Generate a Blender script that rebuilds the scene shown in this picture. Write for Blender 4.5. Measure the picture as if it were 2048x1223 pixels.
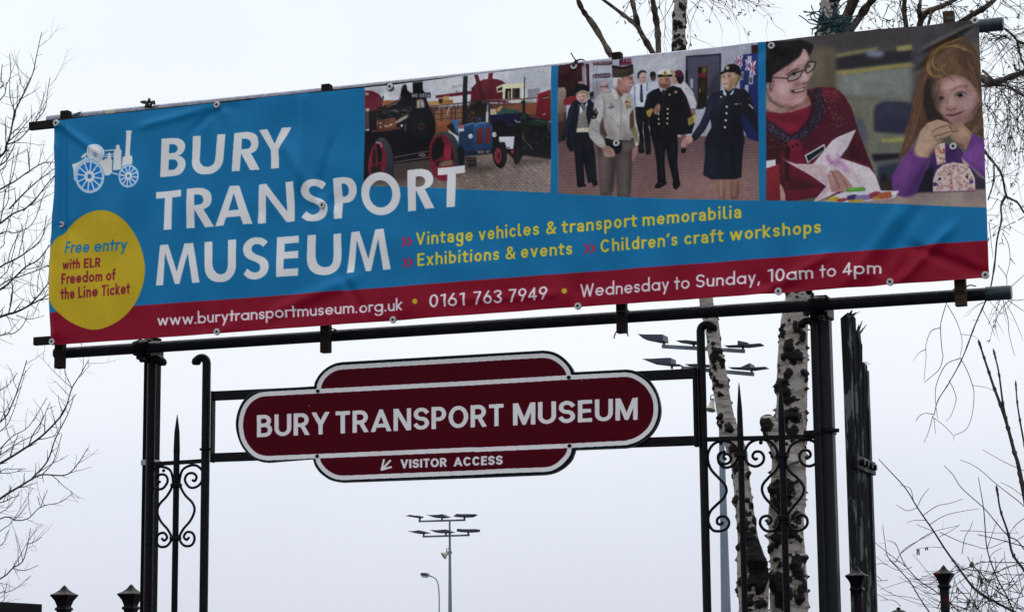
import bpy, math, random
import numpy as np
from mathutils import Vector, Matrix
for _o in list(bpy.data.objects): bpy.data.objects.remove(_o)
SC = bpy.context.scene
COL = SC.collection
# ------------------------------------------------------------------ camera
FPX = 4561.57; PITCH = 0.166577; ROLL = -0.009686; YAW = -0.357897
CAM = np.array([5.33916, -8.51356, 1.6])
_F = np.array([math.sin(YAW)*math.cos(PITCH), math.cos(YAW)*math.cos(PITCH), math.sin(PITCH)])
_R0 = np.array([math.cos(YAW), -math.sin(YAW), 0.0]); _U0 = np.cross(_R0, _F)
_R = _R0*math.cos(ROLL)+_U0*math.sin(ROLL); _U = -_R0*math.sin(ROLL)+_U0*math.cos(ROLL)
cd = bpy.data.cameras.new('camera'); cam = bpy.data.objects.new('camera', cd); COL.objects.link(cam)
cd.sensor_width = 36.0; cd.lens = 36.0*FPX/2048.0; cd.clip_start = 0.05; cd.clip_end = 12000
cam.matrix_world = Matrix(((_R[0], _U[0], -_F[0], CAM[0]), (_R[1], _U[1], -_F[1], CAM[1]), (_R[2], _U[2], -_F[2], CAM[2]), (0, 0, 0, 1)))
SC.camera = cam
# ------------------------------------------------------------------ overcast sky
wd = bpy.data.worlds.new('World'); SC.world = wd; wd.use_nodes = True
nt = wd.node_tree; nt.nodes.clear()
def N(t, **k):
    n = nt.nodes.new(t)
    for a, b in k.items(): setattr(n, a, b)
    return n
SUN_EL, SUN_AZ = math.radians(48), math.radians(-35)
wo = N('ShaderNodeOutputWorld'); mixs = N('ShaderNodeMixShader'); mixs.inputs[0].default_value = 0.95
b1 = N('ShaderNodeBackground'); b1.inputs[1].default_value = 0.1
sky = N('ShaderNodeTexSky', sky_type='NISHITA'); sky.sun_disc = False; sky.sun_elevation = SUN_EL; sky.sun_rotation = SUN_AZ
b2 = N('ShaderNodeBackground'); b2.inputs[1].default_value = 1.0
tc = N('ShaderNodeTexCoord'); sx = N('ShaderNodeSeparateXYZ'); nt.links.new(tc.outputs['Generated'], sx.inputs[0])
cr = N('ShaderNodeValToRGB')          # cloud deck: pale lavender grey low down, brighter towards the zenith
els = cr.color_ramp.elements
els[0].position = 0.0; els[0].color = (0.60, 0.64, 0.75, 1)
els[1].position = 1.0; els[1].color = (1.7, 1.73, 1.8, 1)
for p, c in ((0.09, (0.755, 0.795, 0.885, 1)), (0.125, (0.86, 0.895, 0.965, 1)), (0.17, (0.92, 0.95, 1.0, 1)), (0.33, (0.88, 0.945, 1.0, 1)), (0.55, (1.1, 1.13, 1.18, 1))):
    e = els.new(p); e.color = c
nt.links.new(sx.outputs['Z'], cr.inputs[0])
nz = N('ShaderNodeTexNoise'); nz.inputs['Scale'].default_value = 5.0; nz.inputs['Detail'].default_value = 3
mp = N('ShaderNodeMapRange'); mp.inputs[3].default_value = 0.98; mp.inputs[4].default_value = 1.12
nt.links.new(tc.outputs['Generated'], nz.inputs['Vector']); nt.links.new(nz.outputs[0], mp.inputs[0])
mm = N('ShaderNodeVectorMath', operation='SCALE')
nt.links.new(cr.outputs[0], mm.inputs[0]); nt.links.new(mp.outputs[0], mm.inputs['Scale'])
dt = N('ShaderNodeVectorMath', operation='DOT_PRODUCT'); dt.inputs[1].default_value = (math.sin(-.36), math.cos(-.36), 0)   # the deck is thin towards the hidden sun, heavy behind us
nt.links.new(tc.outputs['Generated'], dt.inputs[0])
mr = N('ShaderNodeMapRange', interpolation_type='SMOOTHSTEP'); mr.inputs[1].default_value = -.35; mr.inputs[2].default_value = .8; mr.inputs[3].default_value = .88; mr.inputs[4].default_value = 1.0
nt.links.new(dt.outputs['Value'], mr.inputs[0]); m3 = N('ShaderNodeVectorMath', operation='SCALE'); nt.links.new(mm.outputs[0], m3.inputs[0]); nt.links.new(mr.outputs[0], m3.inputs['Scale'])
nt.links.new(m3.outputs[0], b2.inputs[0]); nt.links.new(sky.outputs[0], b1.inputs[0])
nt.links.new(b1.outputs[0], mixs.inputs[1]); nt.links.new(b2.outputs[0], mixs.inputs[2]); nt.links.new(mixs.outputs[0], wo.inputs[0])
sl = bpy.data.lights.new('sun', 'SUN'); sl.energy = 0.6; sl.angle = math.radians(25); sl.color = (1, .97, .92)
so = bpy.data.objects.new('sun', sl); COL.objects.link(so)
_d = Vector((math.sin(SUN_AZ)*math.cos(SUN_EL), math.cos(SUN_AZ)*math.cos(SUN_EL), math.sin(SUN_EL)))
so.rotation_euler = _d.to_track_quat('Z', 'Y').to_euler(); so.location = (0, 0, 30)
vs = SC.view_settings; vs.view_transform = 'Standard'; vs.look = 'None'; vs.exposure = 0; vs.gamma = 1
# ------------------------------------------------------------------ picking points: a photo position on the vertical plane Y
def P(px, py, Y=0.0):
    d = _F+_R*(px-1024)/FPX-_U*(py-611.5)/FPX
    return CAM+d*((Y-CAM[1])/d[1])
def PX(px, py, X):
    d = _F+_R*(px-1024)/FPX-_U*(py-611.5)/FPX
    return CAM+d*((X-CAM[0])/d[0])
def PR(v):
    v = np.asarray(v, float)-CAM; z = v@_F
    return np.stack([1024+FPX*(v@_R)/z, 611.5-FPX*(v@_U)/z], -1)
def M(n, pt): return n*float((np.asarray(pt)-CAM)@_F)/FPX      # n photo pixels in metres at pt
# ------------------------------------------------------------------ mesh tools
class MB:
    def __init__(s): s.v = []; s.f = []; s.a = []
    def quadstrip(s, rings, cap=True, attr=None):
        n = len(rings[0]); b = len(s.v)
        for i, r in enumerate(rings):
            s.v += [tuple(map(float, p)) for p in r]
            s.a += [0.0]*n if attr is None else list(attr[i])
        for i in range(len(rings)-1):
            for j in range(n):
                k = (j+1) % n
                s.f.append((b+i*n+j, b+i*n+k, b+(i+1)*n+k, b+(i+1)*n+j))
        if cap:
            s.f.append(tuple(b+j for j in range(n))[::-1]); s.f.append(tuple(b+(len(rings)-1)*n+j for j in range(n)))
        return s
    def tube(s, pts, r, n=8, ref=None, cap=True, disp=None):
        pts = [np.asarray(p, float) for p in pts]
        rr = r if hasattr(r, '__len__') else [r]*len(pts)
        T = []
        for i in range(len(pts)):
            t = pts[min(i+1, len(pts)-1)]-pts[max(i-1, 0)]; T.append(t/(np.linalg.norm(t)+1e-12))
        a = np.array(ref, float) if ref is not None else (np.array([0, 1., 0]) if abs(T[0][1]) < .9 else np.array([1., 0, 0]))
        rings = []; attr = []
        for i, p in enumerate(pts):
            a = a-T[i]*(a@T[i]); a /= np.linalg.norm(a)+1e-12; c = np.cross(T[i], a)
            ring = []; at = []
            for j in range(n):
                th = 2*math.pi*j/n+(math.pi/4 if n == 4 else 0); q = rr[i]; d = 0
                if disp: k, d = disp(i, th); q = q*k
                ring.append(p+q*(math.cos(th)*a+math.sin(th)*c)); at.append(d)
            rings.append(ring); attr.append(at)
        return s.quadstrip(rings, cap, attr)
    def box(s, lo, hi):
        x0, y0, z0 = lo; x1, y1, z1 = hi
        return s.quadstrip([[(x0, y0, z0), (x1, y0, z0), (x1, y1, z0), (x0, y1, z0)], [(x0, y0, z1), (x1, y0, z1), (x1, y1, z1), (x0, y1, z1)]])
    def beam(s, a, b, w, h, up=(0, 0, 1), side=None):
        a = np.asarray(a, float); b = np.asarray(b, float); t = b-a; t /= np.linalg.norm(t)
        u = np.asarray(up, float); u = u-t*(u@t); u /= np.linalg.norm(u); c = np.cross(t, u)
        q = [(-1, -1), (1, -1), (1, 1), (-1, 1)]
        return s.quadstrip([[p+c*w/2*i+u*h/2*j for i, j in q] for p in (a, b)])
    def prism(s, poly, y0, y1):            # outline in X,Z pushed through Y
        n = len(poly); b = len(s.v)
        s.v += [(float(x), y0, float(z)) for x, z in poly]+[(float(x), y1, float(z)) for x, z in poly]; s.a += [0.0]*(2*n)
        for j in range(n):
            k = (j+1) % n; s.f.append((b+j, b+k, b+n+k, b+n+j))
        s.f.append(tuple(b+j for j in range(n))[::-1]); s.f.append(tuple(b+n+j for j in range(n)))
        return s
    def lathe(s, c, prof, n=16, rot=0.0, axis='Z'):
        rings = []
        for r, z in prof:
            ring = []
            for j in range(n):
                th = 2*math.pi*j/n+rot; x, y = r*math.cos(th), r*math.sin(th)
                ring.append((c[0]+x, c[1]+y, c[2]+z) if axis == 'Z' else (c[0]+x, c[1]+z, c[2]+y))
            rings.append(ring)
        return s.quadstrip(rings)
    def build(s, name, mat, parent=None, smooth=False, bevel=0, origin=None):
        me = bpy.data.meshes.new(name)
        o0 = np.array(origin if origin is not None else (parent.location if parent and parent.type == 'EMPTY' else (0, 0, 0)), float)
        me.from_pydata([tuple(np.array(v)-o0) for v in s.v], [], s.f); me.update()
        if any(s.a):
            at = me.attributes.new('dark', 'FLOAT', 'POINT'); at.data.foreach_set('value', np.array(s.a, dtype=np.float32))
        import bmesh
        bm = bmesh.new(); bm.from_mesh(me); bmesh.ops.recalc_face_normals(bm, faces=bm.faces[:])
        if bevel: bmesh.ops.bevel(bm, geom=[e for e in bm.edges if len(e.link_faces) == 2 and e.calc_face_angle(0) > .6], offset=bevel, segments=2, affect='EDGES', profile=.5)
        bm.to_mesh(me); bm.free()
        o = bpy.data.objects.new(name, me); COL.objects.link(o)
        if mat: me.materials.append(mat)
        if smooth:
            me.polygons.foreach_set('use_smooth', [True]*len(me.polygons)); me.set_sharp_from_angle(angle=math.radians(40))
        if parent: o.parent = parent
        else: o.location = o0
        if parent and parent.type == 'MESH':
            o.location = (0, 0, 0)
        return o
def tag(o, label=None, cat=None, group=None, kind=None):
    for k, v in (('label', label), ('category', cat), ('group', group), ('kind', kind)):
        if v: o[k] = v
    return o
def thing(name, loc, label, cat, group=None):
    o = bpy.data.objects.new(name, None); COL.objects.link(o); o.location = tuple(float(x) for x in loc); o.empty_display_size = .1
    return tag(o, label, cat, group)
def sub(mb, name, mat, parent, **k):      # a part of a part: same origin as the part's thing
    o = mb.build(name, mat, None, origin=tuple(parent.parent.location), **k); o.location = (0, 0, 0); o.parent = parent; return o
def spl(pts, n=6):                         # Catmull-Rom
    p = [np.asarray(q, float) for q in pts]; p = [2*p[0]-p[1]]+p+[2*p[-1]-p[-2]]; out = []
    for i in range(1, len(p)-2):
        for k in range(n):
            t = k/n; a, b, c, d = p[i-1:i+3]
            out.append(.5*((2*b)+(-a+c)*t+(2*a-5*b+4*c-d)*t*t+(-a+3*b-3*c+d)*t**3))
    out.append(p[-2]); return out
# ------------------------------------------------------------------ materials
def mat(name, col, rough=.5, metal=0., spec=.5, var=.0, vscale=8., bump=0., bscale=40., col2=None, thr=None, stretch=(1, 1, 1)):
    m = bpy.data.materials.new(name); m.use_nodes = True; t = m.node_tree; b = t.nodes['Principled BSDF']
    b.inputs['Roughness'].default_value = rough; b.inputs['Metallic'].default_value = metal; b.inputs['Specular IOR Level'].default_value = spec
    c2 = col2 or tuple(max(0, x*(1-var)) for x in col); c1 = tuple(min(1, x*(1+var)) for x in col) if not col2 else col
    co = t.nodes.new('ShaderNodeTexCoord'); mpn = t.nodes.new('ShaderNodeMapping'); mpn.inputs['Scale'].default_value = stretch
    t.links.new(co.outputs['Object'], mpn.inputs[0])
    n = t.nodes.new('ShaderNodeTexNoise'); n.inputs['Scale'].default_value = vscale; n.inputs['Detail'].default_value = 8; n.inputs['Roughness'].default_value = .65
    t.links.new(mpn.outputs[0], n.inputs['Vector'])
    r = t.nodes.new('ShaderNodeValToRGB'); lo, hi = thr or (.3, .7)
    r.color_ramp.elements[0].position = lo; r.color_ramp.elements[1].position = hi
    r.color_ramp.elements[0].color = (*c2, 1); r.color_ramp.elements[1].color = (*c1, 1)
    t.links.new(n.outputs[0], r.inputs[0]); t.links.new(r.outputs[0], b.inputs['Base Color'])
    if bump:
        n2 = t.nodes.new('ShaderNodeTexNoise'); n2.inputs['Scale'].default_value = bscale; n2.inputs['Detail'].default_value = 6
        t.links.new(mpn.outputs[0], n2.inputs['Vector'])
        bp = t.nodes.new('ShaderNodeBump'); bp.inputs['Strength'].default_value = bump; bp.inputs['Distance'].default_value = .01
        t.links.new(n2.outputs[0], bp.inputs['Height']); t.links.new(bp.outputs[0], b.inputs['Normal'])
    return m
IRON = mat('black painted iron', (.003, .003, .005), .42, 0, .12, .5, 14, .35, 90)
IRONRED = mat('worn iron with red undercoat', (.004, .004, .006), .42, 0, .14, col2=(.05, .004, .006), vscale=9, thr=(.27, .36), bump=.3)
REDCAP = mat('worn iron with much red undercoat', (.004, .004, .006), .42, 0, .14, col2=(.075, .004, .007), vscale=16, thr=(.35, .47), bump=.3)
GALV = mat('galvanised tube', (.20, .21, .26), .45, .6, .5, .45, 60, .2, 200)
DARKTUBE = mat('dark weathered scaffold tube', (.005, .006, .010), .45, 0, .18, .6, 25, .5, 120)
BLUETUBE = mat('blue black tube sleeve', (.018, .035, .05), .4, .3, .5, .6, 18, .3, 80)
WOOD = mat('dark stained timber', (.011, .006, .005), .7, 0, .15, .55, 6, .5, 30, stretch=(1, 1, 12))
WOODH = mat('dark stained timber rail', (.010, .006, .006), .7, 0, .15, .55, 6, .5, 30, stretch=(12, 1, 1))
WOODO = mat('weathered ochre timber', (.05, .030, .014), .75, 0, .2, .5, 9, .5, 30, stretch=(1, 1, 8))
POSTM = mat('dark steel post', (.002, .002, .003), .5, 0, .05, .5, 9, .3, 60)
POSTG = mat('grey steel post', (.012, .013, .017), .45, 0, .2, .35, 7, .25, 60, stretch=(1, 1, .3))
ZINC = mat('zinc washer', (.48, .5, .5), .45, .35, .5, .3, 60)
BOLT = mat('bolt hole', (.012, .01, .012), .5)
TWIG = mat('bare twig bark', (.030, .022, .022), .8, 0, .2, .4, 30)
TWIGL = mat('olive twig bark', (.040, .034, .028), .8, 0, .2, .4, 30)
BRANCH = mat('grey brown branch bark', (.12, .095, .075), .85, 0, .2, col2=(.022, .017, .016), vscale=26, thr=(.40, .60), bump=.6, bscale=80)
MAST = mat('grey galvanised mast', (.17, .21, .27), .5, .2, .5, .2, 2)
LAMPM = mat('dark floodlight housing', (.03, .04, .075), .45, .2)
CREAM = mat('cream loudspeaker', (.50, .48, .40), .5)
# ================================================================== printed artwork (drawn as colour fields, then carried by the sheet's mesh)
rng = np.random.default_rng(7)
def hx(c): return np.array([int(c[i:i+2], 16) for i in (0, 2, 4)], float)/255
def lin(c): c = np.asarray(c); return np.where(c <= .04045, c/12.92, ((c+.055)/1.055)**2.4)
def blur(a, s):
    if s <= 0: return a
    k = int(3*s)+1; x = np.arange(-k, k+1); g = np.exp(-x*x/(2*s*s)); g /= g.sum()
    for ax in (0, 1):
        p = np.pad(a, [(k, k) if i == ax else (0, 0) for i in range(a.ndim)], mode='edge'); o = 0
        for i, w in enumerate(g):
            o = o+w*(p[i:i+a.shape[0]] if ax == 0 else p[:, i:i+a.shape[1]])
        a = o
    return a
NL = [10]
class Ras:
    def __init__(s, x0, y0, w, h): s.x0, s.y0, s.w, s.h = x0, y0, w, h; s.img = np.zeros((h, w, 3)); s.lab = np.zeros((h, w), np.int16); s.T = (0, 0, 1.); s.clip = None
    def tr(s, pts):
        if isinstance(pts, str):
            v = np.array([float(q) for q in pts.split()]); pts = v.reshape(-1, 2)
        pts = np.asarray(pts, float); ox, oy, k = s.T
        return pts/k+np.array([ox-s.x0, oy-s.y0])
    def comp(s, cov, bx, by, col, a, lab, g=None):
        h, w = cov.shape
        cx0, cy0 = max(bx, 0), max(by, 0); cx1, cy1 = min(bx+w, s.w), min(by+h, s.h)
        if cx1 <= cx0 or cy1 <= cy0: return
        c = cov[cy0-by:cy1-by, cx0-bx:cx1-bx]*a
        if s.clip is not None: c = c*s.clip[cy0:cy1, cx0:cx1]
        C = hx(col) if isinstance(col, str) else np.asarray(col)
        if g is not None:
            col2, p0, p1 = g; q = s.tr([p0, p1]); d = q[1]-q[0]
            yy, xx = np.mgrid[cy0:cy1, cx0:cx1]
            t = np.clip(((xx-q[0, 0])*d[0]+(yy-q[0, 1])*d[1])/(d@d), 0, 1)[..., None]; C = C*(1-t)+hx(col2)*t
        s.img[cy0:cy1, cx0:cx1] = s.img[cy0:cy1, cx0:cx1]*(1-c[..., None])+C*c[..., None]
        if lab is not None: s.lab[cy0:cy1, cx0:cx1][c > .5] = lab
    def cover(s, rings, pad=1):
        al = np.vstack(rings); bx, by = int(np.floor(al[:, 0].min()))-pad, int(np.floor(al[:, 1].min()))-pad
        w = int(np.ceil(al[:, 0].max()))+pad-bx+1; h = int(np.ceil(al[:, 1].max()))+pad-by+1
        cov = np.zeros((h, w)); cols = np.arange(w); SS = 4
        for iy in range(h*SS):
            y = by+(iy+.5)/SS; xs = []
            for r in rings:
                a = r; b = np.roll(r, -1, 0); m = (a[:, 1] <= y) != (b[:, 1] <= y)
                if m.any():
                    a = a[m]; b = b[m]; xs += list(a[:, 0]+(y-a[:, 1])/(b[:, 1]-a[:, 1])*(b[:, 0]-a[:, 0]))
            xs.sort()
            for i in range(0, len(xs)-1, 2):
                cov[iy//SS] += np.clip(np.minimum(cols+1, xs[i+1]-bx)-np.maximum(cols, xs[i]-bx), 0, 1)/SS
        return cov, bx, by
    def poly(s, col, pts, f=0, sm=0, a=1., lab=None, g=None, holes=()):
        R = [s.tr(p) for p in (pts, *holes)]; f = f/s.T[2]**.85
        if sm: R = [np.array(spl(np.vstack([r, r[:1]]), 5))[:-1] for r in R]
        cov, bx, by = s.cover(R, 1+int(3*f))
        s.comp(blur(cov, f), bx, by, col, a, lab, g)
    def ell(s, col, cx, cy, rx, ry, f=0, a=1., rot=0, lab=None, inner=None, g=None):
        th = np.linspace(0, 2*np.pi, 40)[:-1]; ca, sa = math.cos(math.radians(rot)), math.sin(math.radians(rot))
        mk = lambda k: [(cx+k*rx*math.cos(t)*ca-k*ry*math.sin(t)*sa, cy+k*rx*math.cos(t)*sa+k*ry*math.sin(t)*ca) for t in th]
        s.poly(col, mk(1), f, 0, a, lab, g, holes=(mk(inner),) if inner else ())
    def line(s, col, pts, w, f=0, sm=0, a=1., lab=None):
        p = s.tr(pts); w = w/s.T[2]; f = f/s.T[2]**.85
        if sm: p = np.array(spl(p, 5))
        pad = int(w/2+3*f)+2
        bx, by = int(p[:, 0].min())-pad, int(p[:, 1].min())-pad
        W = int(p[:, 0].max())+pad-bx+1; H = int(p[:, 1].max())+pad-by+1
        yy, xx = np.mgrid[by:by+H, bx:bx+W]; xx = xx+.5; yy = yy+.5; D = np.full((H, W), 1e9)
        for q0, q1 in zip(p[:-1], p[1:]):
            d = q1-q0; L = d@d+1e-9; t = np.clip(((xx-q0[0])*d[0]+(yy-q0[1])*d[1])/L, 0, 1)
            D = np.minimum(D, (xx-q0[0]-t*d[0])**2+(yy-q0[1]-t*d[1])**2)
        s.comp(blur(np.clip(w/2+.5-np.sqrt(D), 0, 1)*min(1, w+.2), f), bx, by, col, a, lab)
    def text(s, txt, p0, p1, cap, col, w=.17, xh=.68, st='F', slant=0., lab=None, gap=.17, sp=.38, a=1., up=None):
        q = s.tr([p0, p1]); cap = cap/s.T[2]; gl = []; x = 0
        for ch in txt:
            if ch == ' ': x += sp; continue
            W, S, yr = glyph(ch, w, xh, st); gl.append((x, W, S, yr)); x += W+gap
        tot = x-gap; e = (q[1]-q[0])/tot; u = np.array([0, -cap]) if up is None else np.array(up, float)*cap
        Mx = np.array([[e[0], u[0]], [e[1], u[1]]]); Mi = np.linalg.inv(Mx); sc = .5*(np.linalg.norm(e)+cap)
        for x, W, S, (ya, yb) in gl:
            cs = np.array([q[0]+e*(x+dx)+u*(y) for dx in (-.12, W+.12) for y in (ya-.05, yb+.05)])
            bx, by = np.floor(cs.min(0)).astype(int)-2; X1, Y1 = np.ceil(cs.max(0)).astype(int)+3
            yy, xx = np.mgrid[by:Y1, bx:X1]; dx, dy = xx+.5-q[0, 0], yy+.5-q[0, 1]
            gy = Mi[1, 0]*dx+Mi[1, 1]*dy; gx = Mi[0, 0]*dx+Mi[0, 1]*dy-x-slant*gy; D = np.full(gx.shape, 1e9)
            for k in S:
                k = np.asarray(k, float); n = len(k)-1
                for i in range(n):
                    a0, b0 = k[i], k[i+1]; d = b0-a0; L = math.hypot(*d)
                    if L < 1e-6: continue
                    d = d/L; t = (gx-a0[0])*d[0]+(gy-a0[1])*d[1]; pr = np.abs(-(gx-a0[0])*d[1]+(gy-a0[1])*d[0])
                    e0 = w/2 if i == 0 else 0; e1 = w/2 if i == n-1 else 0
                    m = np.maximum(pr-w/2, np.maximum(-e0-t, t-L-e1))
                    D = np.minimum(D, m)
                    if i: D = np.minimum(D, np.hypot(gx-a0[0], gy-a0[1])-w/2)
            D = np.maximum(D, np.maximum(ya-gy, gy-yb))
            s.comp(np.clip(.5-D*sc, 0, 1), bx, by, col, a, lab)
    def words(s, ws, A, Bq, cap, col, **k):
        for t_, xa, xb in ws:
            f_ = lambda x: A[1]+(Bq[1]-A[1])*(x-A[0])/(Bq[0]-A[0])
            s.text(t_, (xa, f_(xa)), (xb, f_(xb)), cap, col, lab=NL[0], **k); NL[0] += 1
    def grain(s, x0, y0, x1, y1, amt, sc):
        X0, Y0, X1, Y1 = int(x0-s.x0), int(y0-s.y0), int(x1-s.x0), int(y1-s.y0)
        X0, Y0 = max(X0, 0), max(Y0, 0); r = s.img[Y0:Y1, X0:X1]
        n = blur(rng.normal(0, 1, (*r.shape[:2], 1))+.35*rng.normal(0, 1, r.shape), sc); n /= n.std(); r *= 1+amt*n
def E(cx, cy, rx, ry, a0, a1, n=14): return [(cx+rx*math.cos(math.radians(a0+(a1-a0)*i/n)), cy+ry*math.sin(math.radians(a0+(a1-a0)*i/n))) for i in range(n+1)]
def glyph(c, w, xh, st):
    h = w/2; t = 1-h; b = h; X = xh-h; m = xh/2; A = 1.08 if st == 'F' else 1.0
    def bowl(y1, y0, xm, W): return [(h, y1), (xm, y1)]+E(xm, (y0+y1)/2, W-h-xm, (y1-y0)/2, 90, -90)+[(h, y0)]
    c1 = (0, 1); lo = (0, xh); as_ = (0, A); de = (-.34, xh)
    def S(W, T):
        r1 = (T-h-(T/2))/2; k = T/2
        return E(W/2, k+r1, W/2-h*1.05, r1, 28, 270)+E(W/2, k-r1, W/2-h, r1, 90, -155)[1:]
    ro = (xh-w)/2; rw = .33 if st == 'F' else .275; rx = rw-h*.5
    o = E(rw, m, rw-h, ro, 0, 360, 24)
    if c == 'A': W = .8; return W, [[(h*.8, -.02), (W/2, 1.03-w*.5), (W-h*.8, -.02)], [(W*.27, .27), (W*.73, .27)]], c1
    if c == 'B': W = .62; return W, [[(h, h), (h, t)], bowl(t, .53, .3, .58), bowl(.53, b, .33, .62)], c1
    if c == 'C': W = .72; return W, [E(W/2, .5, W/2-h, .5-h, 48, 312, 22)], c1
    if c == 'E': W = .54; return W, [[(h, h), (h, t)], [(h, t), (W-h, t)], [(h, .51), (W-h*1.5, .51)], [(h, b), (W-h, b)]], c1
    if c == 'F': W = .5; return W, [[(h, h), (h, t)], [(h, t), (W-h, t)], [(h, .5), (W-h*1.5, .5)]], c1
    if c == 'H': W = .66; return W, [[(h, h), (h, t)], [(W-h, h), (W-h, t)], [(h, .5), (W-h, .5)]], c1
    if c in 'I': return w, [[(h, h), (h, t)]], c1
    if c == 'K': W = .64; return W, [[(h, h), (h, t)], [(W-h, 1), (h, .42)], [(h+.12, .5), (W-h, 0)]], c1
    if c == 'L': W = .5; return W, [[(h, h), (h, t)], [(h, b), (W-h, b)]], c1
    if c == 'M': W = .84; return W, [[(h, h), (h, t)], [(h*1.2, 1), (W/2, h), (W-h*1.2, 1)], [(W-h, t), (W-h, h)]], c1
    if c == 'N': W = .7; return W, [[(h, h), (h, t)], [(h*1.1, 1), (W-h*1.1, 0)], [(W-h, h), (W-h, t)]], c1
    if c == 'O': W = .78; return W, [E(W/2, .5, W/2-h, .5-h, 0, 360, 28)], c1
    if c == 'P': W = .58; return W, [[(h, h), (h, t)], bowl(t, .44, .3, W)], c1
    if c == 'R': W = .64; return W, [[(h, h), (h, t)], bowl(t, .46, .31, .61), [(.33, .46), (W-h, 0)]], c1
    if c == 'S': return .62, [S(.62, 1)], c1
    if c == 'T': W = .58; return W, [[(h, t), (W-h, t)], [(W/2, h), (W/2, t)]], c1
    if c == 'U': W = .68; return W, [[(h, t), (h, .36)]+E(W/2, .36, W/2-h, .36-h, 180, 360)+[(W-h, t)]], c1
    if c == 'V': W = .7; return W, [[(h*.8, 1.02), (W/2, h*.7), (W-h*.8, 1.02)]], c1
    if c == 'W': W = 1.05; return W, [[(h*.8, 1.02), (W*.28, h*.7), (W/2, .9), (W*.72, h*.7), (W-h*.8, 1.02)]], c1
    if c == 'Y': W = .7; return W, [[(h*.8, 1.02), (W/2, .44), (W-h*.8, 1.02)], [(W/2, h), (W/2, .44)]], c1
    if c == '0': W = .56; return W, [E(W/2, .5, W/2-h, .5-h, 0, 360, 26)], c1
    if c == '1': W = .34; return W, [[(W-h, h), (W-h, t), (h, t-.07)]], c1
    if c == '3': W = .54; return W, [E(W/2-.02, .75, W/2-h, .25-h, 150, -80)+E(W/2-.02, .27, W/2-h+.02, .27-h, 80, -150)], c1
    if c == '4': W = .62; return W, [[(W*.68, h), (W*.68, t), (h, .28)], [(h, .28), (W-h, .28)]], c1
    if c == '5': W = .55; return W, [[(W-h-.03, t), (.16, t), (.12, .58)]+E(W/2-.02, .33, W/2-h+.02, .33-h, 125, -150)], c1
    if c == '6': W = .58; return W, [E(W/2, .32, W/2-h, .32-h, 0, 360, 22), [(W*.63, 1), (h+.02, .40)]], c1
    if c == '7': W = .54; return W, [[(h, t), (W-h, t), (W*.3, 0)]], c1
    if c == '9': W = .58; return W, [E(W/2, .68, W/2-h, .32-h, 0, 360, 22), [(W*.37, 0), (W-h-.02, .60)]], c1
    if c == '&': W = .74; return W, [spl([(W-h, .02), (.2, .66), (.2, .84), (.34, t), (.47, .84), (.42, .66), (.14, .38), (h, .24), (.16, b), (.36, b), (.56, .2), (W-.08, .46)], 4)], c1
    if c == '.': return w*1.1, [[(h, h*.9), (h, h*1.1)]], (0, w*1.15)
    if c == ',': return w*1.1, [[(h*1.5, h), (h*.6, -.16)]], (-.2, w)
    if c == "'": return w*1.1, [[(h*1.4, .95), (h*.7, .76)]], (.7, 1)
    if c == 'a':
        if st == 'F': return 2*rw, [o, [(2*rw-h, h), (2*rw-h, X)]], lo
        W = .5; return W, [[(h*1.2, X-.09)]+E(W/2-.02, X-.14, W/2-h, .14, 130, 0)+[(W-h, 0)], [(W-h, m+.03), (.24, m+.02)]+E(.22, (m+b)/2+.01, .22-h, (m-b)/2+.01, 90, 270)+[(.3, b), (W-h, .2)]], lo
    if c == 'b': return 2*rw, [o, [(h, h), (h, A-h)]], as_
    if c == 'c': return 2*rw-.06, [E(rw, m, rw-h, ro, 48, 312, 20)], lo
    if c == 'd': return 2*rw, [o, [(2*rw-h, h), (2*rw-h, A-h)]], as_
    if c == 'e': return 2*rw, [[(h, m), (2*rw-h, m)]+E(rw, m, rw-h, ro, 0, 318, 22)], lo
    if c == 'f': W = .36; return W, [[(.15, h), (.15, A-.18)]+E(.15+.16, A-.18, .16, .18-h, 180, 90)+[(W-h, A-h)], [(h*.4, X), (W-h*.5, X)]], as_
    if c == 'g': return 2*rw, [o, [(2*rw-h, X), (2*rw-h, -.08)]+E(rw, -.08, rw-h, .22, 0, -150)], de
    if c == 'h': W = .54; r = W/2-h; return W, [[(h, h), (h, A-h)], [(h, X-r)]+E(W/2, X-r, r, r, 180, 0)+[(W-h, h)]], as_
    if c == 'i': return w*1.05, [[(h, h), (h, X)], [(h, .93), (h, .95)]], (0, 1.02)
    if c == 'k': W = .54; return W, [[(h, h), (h, A-h)], [(W-h*1.2, xh), (h, .28)], [(h+.1, .36), (W-h*.9, 0)]], as_
    if c == 'l':
        if st == 'F': return w, [[(h, h), (h, A-h)]], as_
        return w+.12, [[(h, A-h), (h, .17)]+E(h+.14, .17, .14, .17-h, 180, 270)], as_
    if c == 'm': W = .86; r = (W-w)/4; return W, [[(h, h), (h, X)], [(h, X-r)]+E(h+r, X-r, r, r, 180, 0)+[(h+2*r, h)], [(h+2*r, X-r)]+E(h+3*r, X-r, r, r, 180, 0)+[(W-h, h)]], lo
    if c == 'n': W = .54; r = W/2-h; return W, [[(h, h), (h, X)], [(h, X-r)]+E(W/2, X-r, r, r, 180, 0)+[(W-h, h)]], lo
    if c == 'o': return 2*rw, [o], lo
    if c == 'p': return 2*rw, [o, [(h, -.3), (h, X)]], (-.34, xh)
    if c == 'r': W = .34; return W, [[(h, h), (h, X)], [(h, X-.2)]+E(h+.2, X-.2, .2, .2, 180, 75)], lo
    if c == 's': return .46, [S(.46, xh)], lo
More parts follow.
